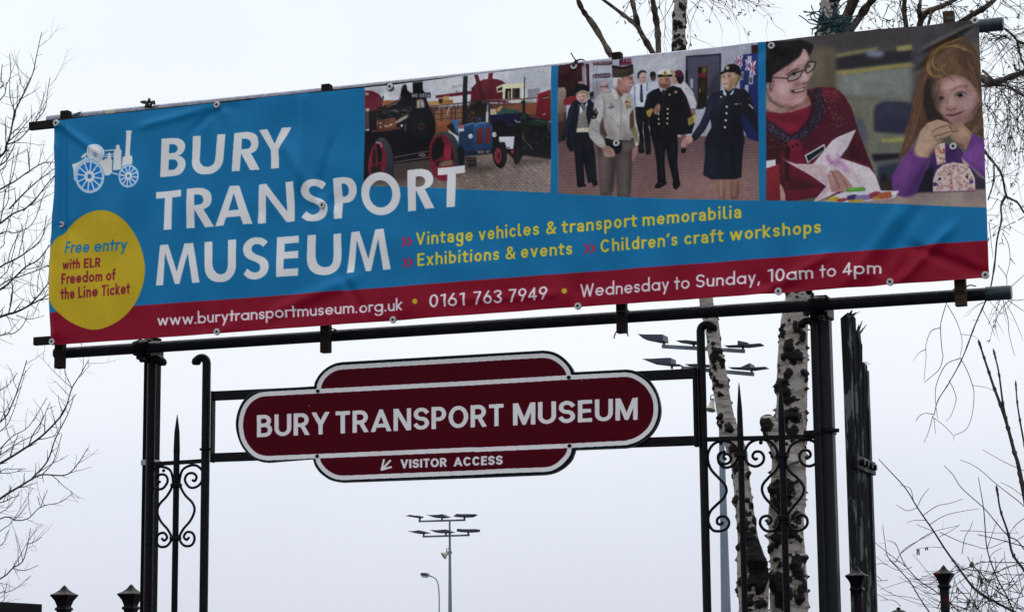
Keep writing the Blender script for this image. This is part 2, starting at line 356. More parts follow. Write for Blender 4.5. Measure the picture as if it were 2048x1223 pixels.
    if c == 't':
        if st == 'F': return .36, [[(.18, h), (.18, .9)], [(h*.3, X), (.36-h*.3, X)]], (0, .95)
        return .38, [[(.15, .88), (.15, .17)]+E(.15+.14, .17, .14, .17-h, 180, 275), [(h*.3, X), (.36-h*.3, X)]], (0, .92)
    if c == 'u': W = .54; r = W/2-h; return W, [[(h, X), (h, b+r)]+E(W/2, b+r, r, r, 180, 360)+[(W-h, X)], [(W-h, h), (W-h, X)]], lo
    if c == 'v': W = .54; return W, [[(h*.8, xh+.02), (W/2, h*.7), (W-h*.8, xh+.02)]], lo
    if c == 'w': W = .84; return W, [[(h*.8, xh+.02), (W*.28, h*.7), (W/2, xh*.9), (W*.72, h*.7), (W-h*.8, xh+.02)]], lo
    if c == 'x': W = .52; return W, [[(h*.8, 0), (W-h*.8, xh)], [(h*.8, xh), (W-h*.8, 0)]], lo
    if c == 'y': W = .54; return W, [[(h*.8, xh+.02), (W/2, .06)], [(W-h*.8, xh+.02), (W*.26, -.36)]], (-.32, xh)
    return .4, [], c1
# ------------------------------------------------------------------ banner print
B = Ras(85, 25, 1905, 680)
SHEET, PH1, PH2, PH3, BADGE, EMBLEM, LETTER, STRAP = range(8)   # 8.. further lines of lettering
B.img[:] = hx('0a73aa')
B.T = (0, 0, 1.)
B.poly('880422', '60 630 272 611.5 600 588 1000 557 1400 527 1600 511.5 1780 497.5 1900 486 2000 479.5 2000 720 60 720')
B.line('b05a9a', '60 630 272 611.5 600 588 1000 557 1400 527 1600 511.5 1780 497.5 1900 486 2000 479.5', 1.2, a=.5)
W2 = 'c4bfca'
def ph(lab, pts):
    B.T = (0, 0, 1.); B.clip = None
    c, bx, by = B.cover([B.tr(pts)]); m = np.zeros((B.h, B.w))
    x0, y0 = max(bx, 0), max(by, 0); x1, y1 = min(bx+c.shape[1], B.w), min(by+c.shape[0], B.h)
    m[y0:y1, x0:x1] = c[y0-by:y1-by, x0-bx:x1-bx]; B.clip = m; B.lab[m > .5] = lab
p = B.poly; l = B.line; e = B.ell
# ---- picture of the yard with steam engine and blue tractor
ph(PH1, '731.4 100 1103 100 1102 386 934 379 838 374.5 743 372 728.5 371')
B.T = (720, 110, 4.2175)
p('c2c4cc', '0 0 1700 0 1700 1223 0 1223')
p('aeb2bd', '1250 160 1620 120 1620 300 1400 290 1250 330', f=25, a=.7)
p('d4d6de', '560 230 860 200 860 300 600 330', f=15, a=.7)
p('8e2036', '30 305 60 303 110 305 160 330 192 375 200 400 200 480 30 490'); l('b03048', '60 312 120 318 165 345', 8, f=2, a=.5)
p('b0a0a8', '48 322 78 322 78 342 48 342', f=2); p('14121c', '190 345 203 350 200 385 188 380')
p('b0662c', '195 388 330 380 330 432 195 440'); p('8a4a24', '200 425 330 420 330 436 200 446', f=2)
e('20222c', 259, 277, 29, 31); e('9aa4a8', 259, 277, 20, 22, inner=.5); l('9a8a40', '259 310 258 350', 5, f=2, a=.6)
p('98162e', '640 342 950 308 952 336 640 366'); p('d2d4da', '645 368 948 338 948 405 800 425 645 435')
p('c49a58', '705 350 755 345 756 408 705 412'); p('b4702c', '690 384 786 378 786 412 690 418'); p('c0904c', '545 395 690 385 700 430 560 436'); p('4a2a24', '660 370 705 368 690 415 670 412', f=2)
e('a0a0aa', 795, 272, 12, 12); l('a8a8b2', '790 268 868 264', 9, f=1); l('707078', '820 280 820 318', 8)
e('cfcdb8', 825, 288, 14, 18, f=3)
p('921a30', '940 400 946 320 965 270 1000 235 1050 212 1110 203 1160 206 1205 222 1235 245 1250 390 1250 410', g=('7a1226', (1000, 200), (1150, 400)))
l('a83046', '1050 215 1052 380', 7, f=2, a=.6); l('5c0e1e', '1110 210 1112 380', 20, f=6, a=.5)
p('7c1626', '970 172 1003 172 1072 388 1034 388', g=('5a1222', (985, 170), (1050, 380))); p('8a1828', '1088 156 1126 152 1120 215 1085 218')
e('283038', 962, 292, 14, 14)
p('d6d0a2', '1156 276 1216 246 1390 238 1394 262 1390 386 1210 390 1210 312 1165 322'); p('38222a', '1167 286 1206 268 1206 300 1168 312')
p('2a161e', '1230 287 1278 284 1278 372 1228 376'); p('141018', '1288 283 1300 282 1300 370 1288 372'); p('341e26', '1302 283 1350 280 1350 366 1302 370'); l('c8c0a0', '1258 310 1258 370', 9, f=2)
p('d2dad8', '1362 282 1387 280 1386 376 1362 378'); l('8a8a78', '1360 280 1358 378', 4)
p('8e8c9e', '1418 292 1523 283 1522 362 1418 370', g=('a09aa6', (1418, 290), (1522, 362)))
l('30303c', '1390 190 1388 390', 8); e('a0a0a8', 1400, 203, 7, 7, f=2)
p('6e3c36', '545 470 600 440 1500 400 1500 590 545 600'); p('9a6040', '640 470 880 450 880 568 630 575')
p('8c5038', '1220 430 1500 400 1500 500 1220 500', g=('a05030', (1220, 430), (1400, 500)))
for i in range(60):
    x = 555+i*15.8; y = 455-.083*(x-555)
    p(('d0b0b4', 'b890a0', '8a4a54', '2c2430')[int(rng.integers(4))], [(x, y-14), (x+9, y-14), (x+4, y), (x+10, y+16), (x-1, y+16), (x+3, y)], f=1, a=.85)
l('6a4a40', '545 438 850 410 1210 381 1505 364', 10); l('b09080', '545 434 850 406 1210 377 1505 360', 3, f=1, a=.7)
for x in (690, 775, 808): l('2a1c20', [(x, 452), (x-3, 560)], 7, f=1)
l('5a3428', '620 500 880 485', 6, f=1); l('5a3428', '630 545 880 530', 6, f=1)
l('d0b098', '752 440 735 505', 7, f=1)
p('1c181c', '930 400 1100 400 1110 560 930 570', f=10, a=.85); p('30241e', '915 455 1090 450 1090 600 900 600', f=6); p('1a201c', '985 395 1035 388 1040 450 980 455', f=3)
for i in range(40): e(('6a4a3c', '2a2020', '907060')[i % 3], 920+rng.random()*70, 470+rng.random()*100, 5, 5, f=1, a=.7)
p('ae5a2a', '640 572 752 558 750 720 590 740', g=('8a4420', (640, 560), (640, 730)))
for x in range(610, 750, 22): l('6a3018', [(x, 600), (x-4, 720)], 3, f=1, a=.7)
p('2b3038', '880 184 918 182 904 592 860 592', g=('1c2028', (880, 180), (880, 590)))
p('846e62', '0 800 1700 740 1700 1223 0 1223', g=('a08a80', (900, 850), (1400, 1150)))
p('4a3a38', '0 780 880 780 1000 960 300 1080 0 1040', f=25, a=.8)
for i in range(24):
    x = 820+i*38
    l('55443e', [(x+60*rng.random(), 890+20*rng.random()), (x+150, 1010), (x+340, 1190)], 4, f=1.2, a=.55)
for i in range(13):
    y = 915+i*22; l('5c4a44', [(800, y-20+rng.random()*6), (1150, y+8), (1620, y+30)], 3.5, f=1.2, a=.5)
for i in range(220):
    x, y = 620+1000*rng.random(), 890+280*rng.random(); e(('b8a498', '6a5850', 'a89488')[i % 3], x, y, 6+10*rng.random(), 4+5*rng.random(), f=2, a=.5)
p('14151d', '1110 560 1190 520 1340 545 1400 490 1440 530 1540 540 1620 575 1620 880 1380 850 1345 920 1250 830 1130 860 1100 700', f=4)
p('161a58', '1096 512 1180 500 1372 486 1374 560 1300 600 1128 640 1120 560', g=('10123c', (1150, 500), (1150, 620))); p('2c5c52', '1160 512 1212 446 1282 462 1342 464 1342 492 1240 500', f=1)
p('c4a886', '1108 464 1152 460 1166 506 1108 512'); p('b09048', '1150 470 1200 430 1215 440 1180 490', f=2)
p('b4162a', '1484 515 1504 332 1612 294 1620 560 1540 556', g=('7e1020', (1550, 330), (1550, 560))); p('3a1820', '1543 352 1596 338 1596 374 1543 382'); l('c8a880', '1548 368 1594 360', 7); e('d0c0c0', 1562, 500, 5, 6); e('d0c0c0', 1545, 503, 4, 5)
l('162c28', '1384 392 1382 520', 24, f=1); e('12301f', 1380, 402, 22, 15, f=1); p('16402e', '1348 520 1378 492 1412 520 1400 545 1360 545', f=1); p('122820', '1350 545 1410 545 1430 620 1410 690 1360 690 1340 620', f=2)
p('1c3c2c', '1410 560 1480 535 1590 548 1600 580 1520 600 1420 590', f=3); l('7a9888', '1480 552 1560 566', 5, f=2, a=.7); l('a8a0a0', '1310 552 1330 568 1350 566', 9, f=1)
for i in range(6): l('8a7868', [(1255+i*4, 590+i*18), (1290+i*6, 600+i*18), (1330, 596+i*18)], 9, f=3, a=.6)
l('907060', '1365 650 1385 720 1440 770 1455 800', 6, f=1); l('8a7a6c', '1590 570 1600 640', 18, f=5, a=.6)
for i in range(30): e(('24483a', '0a0c10', '3a2420')[i % 3], 1370+rng.random()*230, 640+rng.random()*160, 14, 10, f=3, a=.6)
e('0e0d13', 1190, 640, 62, 80, f=3); p('100e14', '1130 600 1360 600 1370 800 1300 840 1190 800', f=6); p('1a1a22', '1185 680 1330 668 1330 690 1185 700')
p('c6cad8', '1180 696 1308 690 1300 796 1246 796 1228 740 1182 742'); e('504858', 1262, 785, 16, 5, f=1)
# steam engine
p('5a4c50', '30 470 80 470 82 620 40 640'); p('241820', '78 480 150 470 150 660 80 660'); p('c0b090', '50 455 82 450 80 475 52 478', f=2)
p('13101a', '150 450 250 425 330 370 362 260 395 255 402 300 440 330 540 300 570 400 600 470 640 570 640 650 610 720 560 860 300 870 290 1020 30 1110 30 640 150 640', f=2)
l('b4a09c', '235 440 300 415 345 355', 9, f=2, a=.8); l('7a3a34', '310 395 235 455 160 470', 8, f=3, a=.8); l('3a4a58', '200 500 300 470 370 470', 14, f=5, a=.6)
for i in range(46): l(('b0a098', '5a4048', '6a3a38', '8a9098')[i % 4], (lambda x, y: [(x, y), (x+rng.normal(0, 26), y+rng.normal(0, 12))])(150+rng.random()*300, 425+rng.random()*130), 3+4*rng.random(), f=1, a=.6)
p('0c0a14', '447 236 532 226 533 330 447 332'); l('5a5860', '455 240 455 325', 4, f=1, a=.6); p('2a1418', '372 260 382 246 395 262 392 300 372 300', f=1)
p('b8a89a', '480 385 505 372 535 378 545 420 545 448 480 452', f=5); l('302830', '508 380 512 440', 9, f=3, a=.7)
for i in range(70):
    x, y = 160+rng.random()*420, 300+rng.random()*180
    if y > 330+abs(x-400)*.55: l(('6a5a58', '3c3038', '8a6a50', '9aa0ac')[i % 4], [(x, y), (x+rng.normal(0, 14), y+rng.normal(4, 18))], 2.5, f=.8, a=.5)
for i in range(60): e(('2a2428', '3c3434', '54443c')[i % 3], 60+rng.random()*540, 660+rng.random()*300, 3, 3, f=1, a=.5)
e('0c0c15', 522, 606, 117, 158); e('171a24', 505, 590, 80, 120, f=22, a=.8); e('55281e', 523, 606, 29, 31, f=2); e('1c1216', 526, 606, 14, 16, f=2)
p('06070e', '430 322 597 318 598 361 430 369'); B.text('HO 5556', (440, 360), (590, 357), 30, 'd8d8dc', w=.19, gap=.2)
p('713524', '150 556 300 530 322 560 316 630 150 642', g=('8a4a30', (150, 560), (300, 600))); p('a8988a', '296 585 350 535 412 505 405 535 340 575', f=3); e('ccd6f2', 362, 602, 9, 12, f=2); l('a8a498', '392 585 392 640', 5, f=1)
for x, y in ((180, 580), (180, 612), (222, 604), (240, 608), (262, 600), (275, 592)): e('c8b4ac', x, y, 8, 9, f=2, a=.9)
l('6e3a28', '108 646 250 638 345 620', 17, f=1); l('e0d0c0', '152 600 152 560', 4, f=1, a=.8)
p('4b4b58', '130 735 172 697 214 704 262 762 288 852 296 960 292 1060 260 1090 200 1010 190 830 170 770', g=('31313c', (180, 700), (280, 1000)))
e('9e1430', 152, 900, 74, 166, rot=3); e('17121a', 150, 862, 40, 110, f=3, rot=3); e('1a121a', 140, 965, 40, 70, f=4); l('d83050', '90 870 80 960 82 1040', 9, f=3, a=.7); l('a81430', '135 760 150 960', 14, f=2); l('a81430', '95 940 210 900', 12, f=2); e('241a20', 128, 968, 26, 34, f=2)
l('e0e0e8', '140 740 176 745 188 778', 9, f=3, a=.8)
p('17121b', '290 862 640 780 720 770 720 860 620 880 300 922', f=1); l('c8aab2', '300 868 500 828 700 792', 4.5, a=.8); l('c8aab2', '302 908 500 876 700 842', 4.5, a=.8); p('c8aab2', '495 850 530 830 560 845 530 862', f=1, a=.8, holes=('508 850 530 839 548 846 530 854',))
p('9c1530', '598 740 640 672 720 650 770 690 800 800 800 960 740 1062 680 1060 630 1030 595 950 583 850', f=1)
p('4d4d58', '610 720 660 656 725 647 795 685 842 775 859 880 852 960 820 1000 790 1010 800 900 790 800 755 715 700 672 650 690', sm=1, g=('30303a', (700, 650), (850, 950)))
p('15121a', '612 760 650 700 690 690 710 760 700 850 620 900 600 860', f=3); p('16121a', '760 780 785 800 790 900 770 900', f=3); e('bf1f3c', 740, 820, 34, 60, f=4); p('1c1418', '640 900 790 880 790 910 640 935', f=2)
p('8a6c4c', '660 925 680 905 720 890 782 885 780 930 700 945', f=3); p('9c1530', '600 950 700 940 790 925 760 1040 680 1055 620 1010', f=3); l('5a0c1c', '660 1000 740 990', 10, f=4)
# tractor
p('2a241f', '730 600 780 575 822 610 838 690 790 660 760 640', f=2); l('1a1614', '745 600 790 660', 6, f=1); p('2c70b4', '765 552 832 545 835 640 812 660 792 590', f=1); p('b04838', '825 590 875 605 870 625 840 620', f=2)
p('173f70', '840 650 900 640 985 720 985 800 880 850 830 800', f=2); p('15161e', '820 780 860 765 885 800 880 950 840 960', f=3)
p('1a539a', '872 604 905 585 965 572 990 575 985 690 890 660', g=('10345e', (900, 590), (930, 690))); l('6fa0d4', '890 592 965 577', 9, f=2, a=.8)
p('1b5ca6', '958 610 978 580 1030 566 1085 570 1118 590 1128 625 1126 790 1110 806 972 806 960 760', sm=0, g=('123e78', (1000, 580), (1120, 800))); l('82b0e0', '975 600 1000 580 1060 575', 8, f=3, a=.8)
p('8e2a2c', '988 628 1044 624 1046 752 988 760', g=('6a1c20', (990, 630), (990, 760))); p('82262a', '1064 622 1112 618 1112 748 1066 752'); e('c03040', 1060, 598, 7, 14, f=1); e('1f5a9c', 1014, 545, 14, 16, f=1); 
l('a8b0bc', '1083 490 1080 568', 22, f=1); l('98a0ac', '1086 430 1084 495', 11, f=1); l('dce2ea', '1080 492 1077 560', 6, f=1)
e('505868', 938, 688, 22, 24); e('d4d8e0', 938, 688, 17, 19, f=1.5); e('8890a0', 940, 690, 8, 9, f=2); e('d0d4dc', 1142, 677, 17, 22, f=1.5); e('8890a0', 1144, 678, 7, 10, f=2)
p('0e2c58', '880 815 1000 806 1130 790 1175 800 1170 830 1000 850 880 850', f=1); p('101016', '998 808 1110 800 1111 838 1000 842'); B.text('NSV 157', (1002, 836), (1106, 831), 24, 'c4c4cc', w=.19, gap=.2)
p('2c2424', '905 870 985 868 990 942 915 952', f=3); l('807478', '915 884 975 880', 4); l('807478', '918 912 975 908', 4)
e('14131a', 1188, 850, 59, 110, rot=-3); e('2c2c34', 1205, 840, 38, 95, f=6, a=.7); e('15131a', 1178, 852, 40, 84, f=2); e('a22c42', 1173, 854, 31, 68); e('6a1828', 1180, 860, 14, 34, f=4)
e('15141b', 1325, 826, 27, 104); e('33333c', 1335, 826, 8, 80, f=4, a=.7); e('aa2c38', 1293, 820, 13, 18, f=1)
p('3a302c', '1230 890 1600 860 1615 900 1350 940', f=18, a=.6); p('403430', '900 955 1100 930 1180 960 1000 1000', f=14, a=.55)
# ---- picture of people in uniform
ph(PH2, '1116.6 70 1516.5 70 1518.5 401.5 1386 399 1260 395 1116.6 386.5')
B.T = (1100, 70, 3.493)
p('b2b4c2', '0 0 1600 0 1600 1223 0 1223', g=('a6a8b8', (200, 200), (1300, 500)))
p('c6c6ce', '600 180 960 140 960 240 600 260', f=25, a=.7)
p('7a565a', '0 730 1600 700 1600 1223 0 1223', g=('93686200'[:6], (800, 760), (800, 1120)))
for i in range(22):
    y = 770+i*20; l('5a3e44', [(40, y-8), (700, y+4), (1500, y-30)], 2.6, f=1, a=.5)
    l('a88078', [(40, y), (700, y+12), (1500, y-22)], 4, f=2, a=.35)
p('b0887c', '900 900 1480 850 1480 1180 900 1150', f=40, a=.35)
p('5c1722', '50 205 242 200 242 420 50 400', g=('3c1018', (100, 200), (100, 400))); l('7a3040', '70 310 160 370', 4, f=1, a=.6); p('8e8e9c', '225 205 250 205 256 390 238 390'); p('b6b8c6', '250 204 300 200 310 395 262 395'); p('6c1626', '252 206 276 205 287 382 266 384'); p('6c1626', '90 205 240 196 240 222 90 226', a=.8)
for x in (306, 331): l('7c8494', [(x, 215), (x+4, 400)], 4, f=.8)
p('55283c', '304 196 436 184 438 205 420 212 306 216'); B.text('PATRICROFT', (312, 212), (430, 201), 15, 'c8b8c0', w=.18, gap=.2)
p('38183a', '300 286 318 278 418 268 430 282 424 297 400 302 306 306'); B.text('BLACKBURN', (306, 302), (424, 292), 17, 'd0c4cc', w=.18, gap=.2)
p('7a1230', '486 174 570 166 571 209 486 216'); B.text('1 TO', (512, 194), (568, 189), 18, 'd8c8d0', w=.18, gap=.2); l('c8a0b0', '495 208 566 202', 4, f=.8, a=.7)
p('3a2838', '300 320 420 310 430 500 300 500', f=20, a=.25)
p('353a60', '955 152 1198 130 1192 432 1150 520 940 520'); p('5e5e76', '968 165 1184 146 1178 425 1140 520 950 520', g=('504c62', (970, 160), (1150, 500)))
p('33334a', '1100 380 1150 290 1185 250 1178 430 1140 520 1090 520', f=12, a=.85); p('22120f', '1037 226 1101 220 1096 500 1030 520'); p('7a5c1e', '1062 228 1090 226 1086 300 1062 300', f=3); p('a07a28', '1080 228 1096 226 1094 262 1082 262', f=3, a=.8); p('8a2034', '1034 272 1096 266 1096 296 1034 302', f=1); p('5a4416', '1050 320 1090 316 1086 400 1050 410', f=8, a=.6); l('c0a050', '1046 375 1048 400', 6, f=2)
p('a6aebc', '982 308 1000 306 1000 372 982 376'); p('14141c', '950 250 966 250 962 420 948 420', f=2)
p('4a2028', '1410 76 1470 70 1470 128 1410 134')
p('2a3c9c', '1350 142 1460 126 1462 748 1384 724 1335 620 1330 300', g=('1c2474', (1350, 150), (1440, 740)))
for cx, cy, s_ in ((1305, 190, .8), (1335, 185, .8), (1385, 215, .9), (1420, 235, 1.1)):
    q = lambda a, b: (cx+a*26*s_, cy+b*40*s_)
    p('2a3488', [q(-.6, -1), q(.6, -1), q(.5, 1), q(-.7, .9)], f=1)
    for a in (((-.6, -1), (.5, 1)), ((.6, -1), (-.6, .9)), ((0, -1), (0, 1)), ((-.6, 0), (.6, 0))): l('d8c8d8', [q(*a[0]), q(*a[1])], 10*s_, f=1); 
    for a in (((0, -1), (0, 1)), ((-.6, 0), (.6, 0))): l('b02848', [q(*a[0]), q(*a[1])], 6*s_, f=.8)
for r, c in (('1382 152 1411 148 1410 186 1382 190', 'aab2c0'), ('1335 262 1356 258 1353 320 1333 322', '8aa09c'), ('1396 282 1426 276 1422 348 1394 350', 'a4acb8'), ('1366 356 1391 352 1389 402 1366 406', 'a8b0c2')): p(c, r)
e('404858', 1408, 320, 8, 20, f=2); e('405858', 1344, 290, 6, 20, f=2)
p('a08878', '55 372 100 366 122 400 118 540 50 560', g=('7e665a', (60, 380), (110, 540)), f=1); p('4c2b26', '50 555 118 540 120 720 55 765', f=1); p('8a5a4c', '55 530 110 520 100 600 60 610', f=4, a=.7)
p('19141f', '115 388 140 372 168 376 190 430 155 475 112 480', f=2); p('b01a2a', '98 452 140 430 182 424 192 452 140 492 95 492', f=1); p('14121d', '118 600 172 560 172 818 145 815 120 775', f=2); e('a89088', 222, 338, 22, 10, f=2)
# woman with beret
p('161c36', '192 452 155 476 132 530 112 640 82 715 82 745 108 742 140 665 150 775 300 775 322 600 312 480 282 452 240 480', f=1); l('2c3658', '160 490 140 600 110 690', 14, f=6, a=.8); l('0c1024', '170 560 160 680', 8, f=3)
p('111529', '168 700 300 690 312 800 334 1030 268 1036 238 880 244 1050 190 1056 178 860', f=1); l('242c4c', '205 760 215 1000', 14, f=6, a=.7); l('242c4c', '275 760 300 990', 10, f=5, a=.7)
p('0a0a12', '190 1046 250 1042 258 1056 200 1064'); p('0a0a12', '298 1024 334 1018 337 1050 305 1062')
p('9c928e', '212 495 262 488 256 560 282 680 190 682 202 585', g=('7c7472', (200, 500), (270, 670))); p('d2ccd2', '210 492 232 480 230 540 216 560', f=1); p('d2ccd2', '262 455 268 490 254 510', f=1); p('c9c0a2', '192 655 270 650 274 680 190 684')
p('a48c68', '184 412 230 392 276 405 276 440 264 452 190 446', f=2); e('c99a8e', 226, 432, 37, 44, f=1); e('ddb0a4', 214, 428, 16, 18, f=5); p('9c8660', '188 410 230 396 272 408 270 428 255 412 205 410 194 430', f=2)
e('5a3838', 212, 436, 6, 3, f=1); e('5a3838', 238, 432, 6, 3, f=1); l('a04850', '214 460 228 463 240 458', 5, f=1); l('b07c70', '226 440 224 450', 4, f=1)
p('0c0f1b', '178 398 182 362 212 346 258 356 282 384 278 402 232 390 190 404', sm=1); l('28304a', '195 362 240 360', 8, f=4, a=.7)
p('6c6c80', '204 492 236 486 252 500 250 532 236 534 222 506 196 498', f=1); l('30303c', '215 490 240 522', 4, f=1)
p('0c0c16', '282 410 312 400 312 450 290 460', f=2); p('a0a4b0', '296 440 304 436 304 468', f=1)
e('b8928a', 382, 366, 24, 39, f=1); e('c8aca4', 378, 345, 14, 12, f=4); e('3a2c30', 366, 366, 9, 5, f=1); e('3a2c30', 388, 364, 9, 5, f=1); l('6a3c3c', '400 352 406 372', 8, f=2); l('9a8c94', '330 440 360 380', 60, f=14, a=.3)
# men at the back
p('c4cade', '556 380 600 346 682 340 694 400 690 482 662 506 590 504', f=1); l('9aa4be', '585 420 600 500', 14, f=5, a=.6); p('1e2448', '634 350 646 348 654 466 641 477 629 460'); 
for i in range(4): l('a8a8c4', [(632, 385+i*24), (652, 372+i*24)], 4, f=.6, a=.8)
l('6c7890', '592 360 592 490', 7, f=1); l('6c7890', '680 338 682 390', 7, f=1)
e('bf9488', 646, 300, 31, 43, f=1); p('2c2838', '611 300 614 268 640 248 668 252 678 270 650 262 628 278 622 305', sm=1, f=1); e('d2aa9c', 640, 285, 12, 14, f=5); e('4a3434', 656, 300, 5, 3, f=1); l('905c58', '650 322 664 320', 4, f=1); l('a87870', '664 298 670 310 662 314', 4, f=1)
p('10121e', '594 502 666 505 702 700 708 815 672 818 652 640 658 802 620 806 606 640', f=1); l('c0c0c8', '655 610 652 690', 4, f=1, a=.8); p('08080e', '622 805 662 800 662 828 626 830'); p('08080e', '670 812 708 808 706 836 678 840')
p('b8c0d2', '688 345 730 326 768 330 772 392 690 402', f=2); e('5c3834', 724, 296, 20, 30, f=1); p('1a1626', '700 290 704 266 726 258 744 276 736 285 712 300', sm=1)
p('c6c0c8', '880 345 948 332 1000 400 1026 482 1016 516 984 514 968 440 992 560 900 560 880 420', f=1)
for i in range(7): l('a4a0ae', [(950+i*7, 372+i*20), (1000+i*4, 392+i*16)], 4, f=1, a=.55)
p('bc8e84', '852 300 866 284 896 292 898 336 872 350 856 326', f=1); p('1e151b', '868 288 932 282 934 318 912 346 892 326 884 300', sm=1); p('741a42', '864 284 878 256 912 248 934 276 926 296', sm=1)
p('a2685e', '988 520 1016 514 1018 560 996 568', f=1); p('8e5c58', '874 690 952 690 952 792 922 790 918 700', f=1); p('0e0e18', '918 796 956 792 950 825 920 830')
# naval officer
p('0b0d1b', '703 695 892 690 897 800 890 900 906 1020 862 1030 832 900 808 790 802 900 812 1032 754 1040 748 900 728 780'); l('222842', '776 760 782 1000', 12, f=5, a=.7); l('222842', '862 760 876 990', 12, f=5, a=.7)
p('07070d', '735 1054 758 1030 812 1028 808 1046 765 1070 738 1070', sm=1); p('07070d', '856 1032 902 1014 909 1050 882 1078 862 1066', sm=1); l('4a4a58', '760 1040 790 1036', 5, f=2)
p('0d0f1d', '768 374 720 390 682 418 662 500 648 590 700 640 702 706 886 700 992 690 1012 620 982 520 952 430 915 372 862 358 822 370', f=1)
l('232946', '700 420 676 500 664 580', 16, f=7, a=.8); l('232946', '800 450 795 680', 10, f=5, a=.6); l('1e2440', '930 430 970 540', 20, f=8, a=.7); l('04060c', '900 480 905 690', 10, f=5, a=.7)
p('ccd0de', '764 366 790 352 828 354 812 392 797 408 778 398'); p('232c3c', '786 388 808 386 812 428 790 432', f=1)
e('ad7060', 802, 330, 43, 48, f=1); e('c98e78', 786, 318, 20, 18, f=6); p('8c4c44', '770 345 830 345 845 320 845 360 815 385 785 380 768 365', f=5, a=.8); e('3a2422', 784, 318, 7, 4, f=1); e('3a2422', 818, 316, 7, 4, f=1); l('703434', '788 356 816 354', 6, f=1.5); l('c89080', '800 320 799 338', 6, f=2)
p('d6d2d0', '748 276 766 250 808 242 856 250 875 270 866 288 765 290', sm=1, f=1); p('b09460', '842 250 870 252 876 274 858 292 850 280', f=2); p('100f18', '754 280 800 276 858 280 856 298 800 296 757 302'); l('b8985c', '757 303 800 298 852 297', 6, f=.8); p('cbbb80', '784 268 808 244 832 266 826 284 790 284', f=1); e('8a4a30', 807, 270, 7, 9, f=1)
p('ad7264', '728 528 740 505 762 484 776 500 770 540 748 560 732 552', sm=1, f=1); l('7a4840', '745 510 752 550', 4, f=1.5); p('a88c38', '674 536 712 514 728 524 712 560 700 582 682 566', f=1); l('8a2038', '694 590 694 640', 6, f=2)
for x, y in ((826, 520), (826, 553), (824, 586), (822, 621), (762, 556), (763, 590), (764, 623), (838, 420)): e('c9b67c', x, y, 7, 7, f=1.2)
for i in range(4): l('c9b23a', [(966+i*2, 590+i*13), (1014+i, 562+i*14)], 8, f=.6)
l('b06a40', '866 400 896 394', 7, f=2); e('e0a888', 880, 402, 6, 10, f=1.5)
# soldier in khaki
p('5c4c48', '334 780 400 786 440 740 588 728 602 800 578 900 566 1138 474 1136 464 930 438 1128 358 1122 340 920', f=.8); p('7a6866', '350 800 410 800 400 1100 362 1100 345 920', f=14, a=.6); p('3c3034', '440 860 470 880 462 930 448 1100 420 1100', f=8, a=.7); p('756462', '500 780 560 770 545 1120 500 1120', f=12, a=.6); l('3a2e32', '565 800 560 1100', 12, f=6, a=.6)
p('b0aaa6', '402 386 352 412 318 470 302 560 268 665 282 722 332 772 378 802 402 772 382 702 442 736 562 736 582 700 602 782 622 772 628 700 604 600 586 520 582 430 542 400 482 404', f=.8)
p('c4c0be', '345 430 385 410 395 520 350 600 300 640 320 520', f=14, a=.7); p('8e8684', '385 420 400 560 395 640 372 560', f=6, a=.7); p('674840', '352 632 376 570 382 650 404 705 376 720 350 690', f=3); p('543a2c', '556 560 582 516 594 640 590 690 560 654', f=3); p('8c7a48', '566 660 604 640 622 752 594 742', f=5, a=.9); p('9c9088', '440 560 470 740 420 735 400 640', f=12, a=.6); p('c8c4c0', '430 520 500 500 520 640 460 660', f=18, a=.6); p('70685f', '500 600 560 650 560 736 500 736', f=14, a=.5)
l('6e6864', '494 440 500 560 490 735', 4, f=1.2, a=.8); l('787272', '300 655 350 690 380 740', 8, f=3, a=.6); l('807a78', '320 600 360 640', 6, f=3, a=.6); l('787070', '415 560 480 640', 6, f=3, a=.5); l('9a948f', '405 510 470 490', 4, f=1.5, a=.8); l('787070', '372 430 390 500 388 560', 5, f=2, a=.7)
e('677094', 430, 486, 9, 5, f=1); p('677094', '408 512 440 494 458 506 430 520', f=1.5)
p('9a4628', '478 400 512 404 494 436 482 428', f=1); p('c6c2be', '430 372 460 392 482 438 470 462 436 420', f=.8); p('c0bab4', '502 432 545 408 530 452 512 478 498 462', f=.8); l('706a66', '470 460 484 438', 4, f=1); l('706a66', '385 410 432 396', 4, f=1)
p('b07a70', '446 300 576 284 586 330 590 345 572 352 566 384 548 404 516 406 488 398 458 372 444 340', f=1); p('d29c90', '510 310 560 300 560 350 520 370', f=10, a=.8); p('cac6cc', '436 296 500 292 488 330 470 340 462 372 444 352', f=2); p('8c4e46', '452 366 490 392 500 432 482 420', f=3); e('a8645a', 482, 326, 11, 19, f=1); e('c88a80', 483, 322, 5, 10, f=2); l('4a3030', '540 302 582 300', 4, f=1, a=.8); e('3a2828', 566, 308, 6, 3.5, f=1); l('8a4440', '560 362 574 358', 5, f=1.2); l('d8d0d0', '562 352 578 346', 5, f=1.2); l('904c48', '578 330 590 342 578 350', 4, f=1.2); p('985850', '500 380 550 384 545 404 510 406', f=3, a=.7)
p('523c30', '434 222 508 236 582 216 585 268 560 284 500 298 438 299', g=('3c2c26', (440, 230), (570, 290))); p('64503c', '450 240 560 236 560 262 450 272', f=8, a=.6); p('2b1c28', '433 212 508 224 580 207 583 226 510 241 436 234'); l('6c5848', '436 290 500 290 575 272', 4, f=1, a=.6)
p('171922', '326 515 342 548 326 586 300 592 287 570 300 540', f=.6)
for i in range(3): l('a8a89c', [(312+i*4, 540-i*9), (328+i*3, 548-i*8), (334, 556-i*9)], 3.4, f=.5)
e('b8b8a8', 310, 574, 6, 5, f=1)
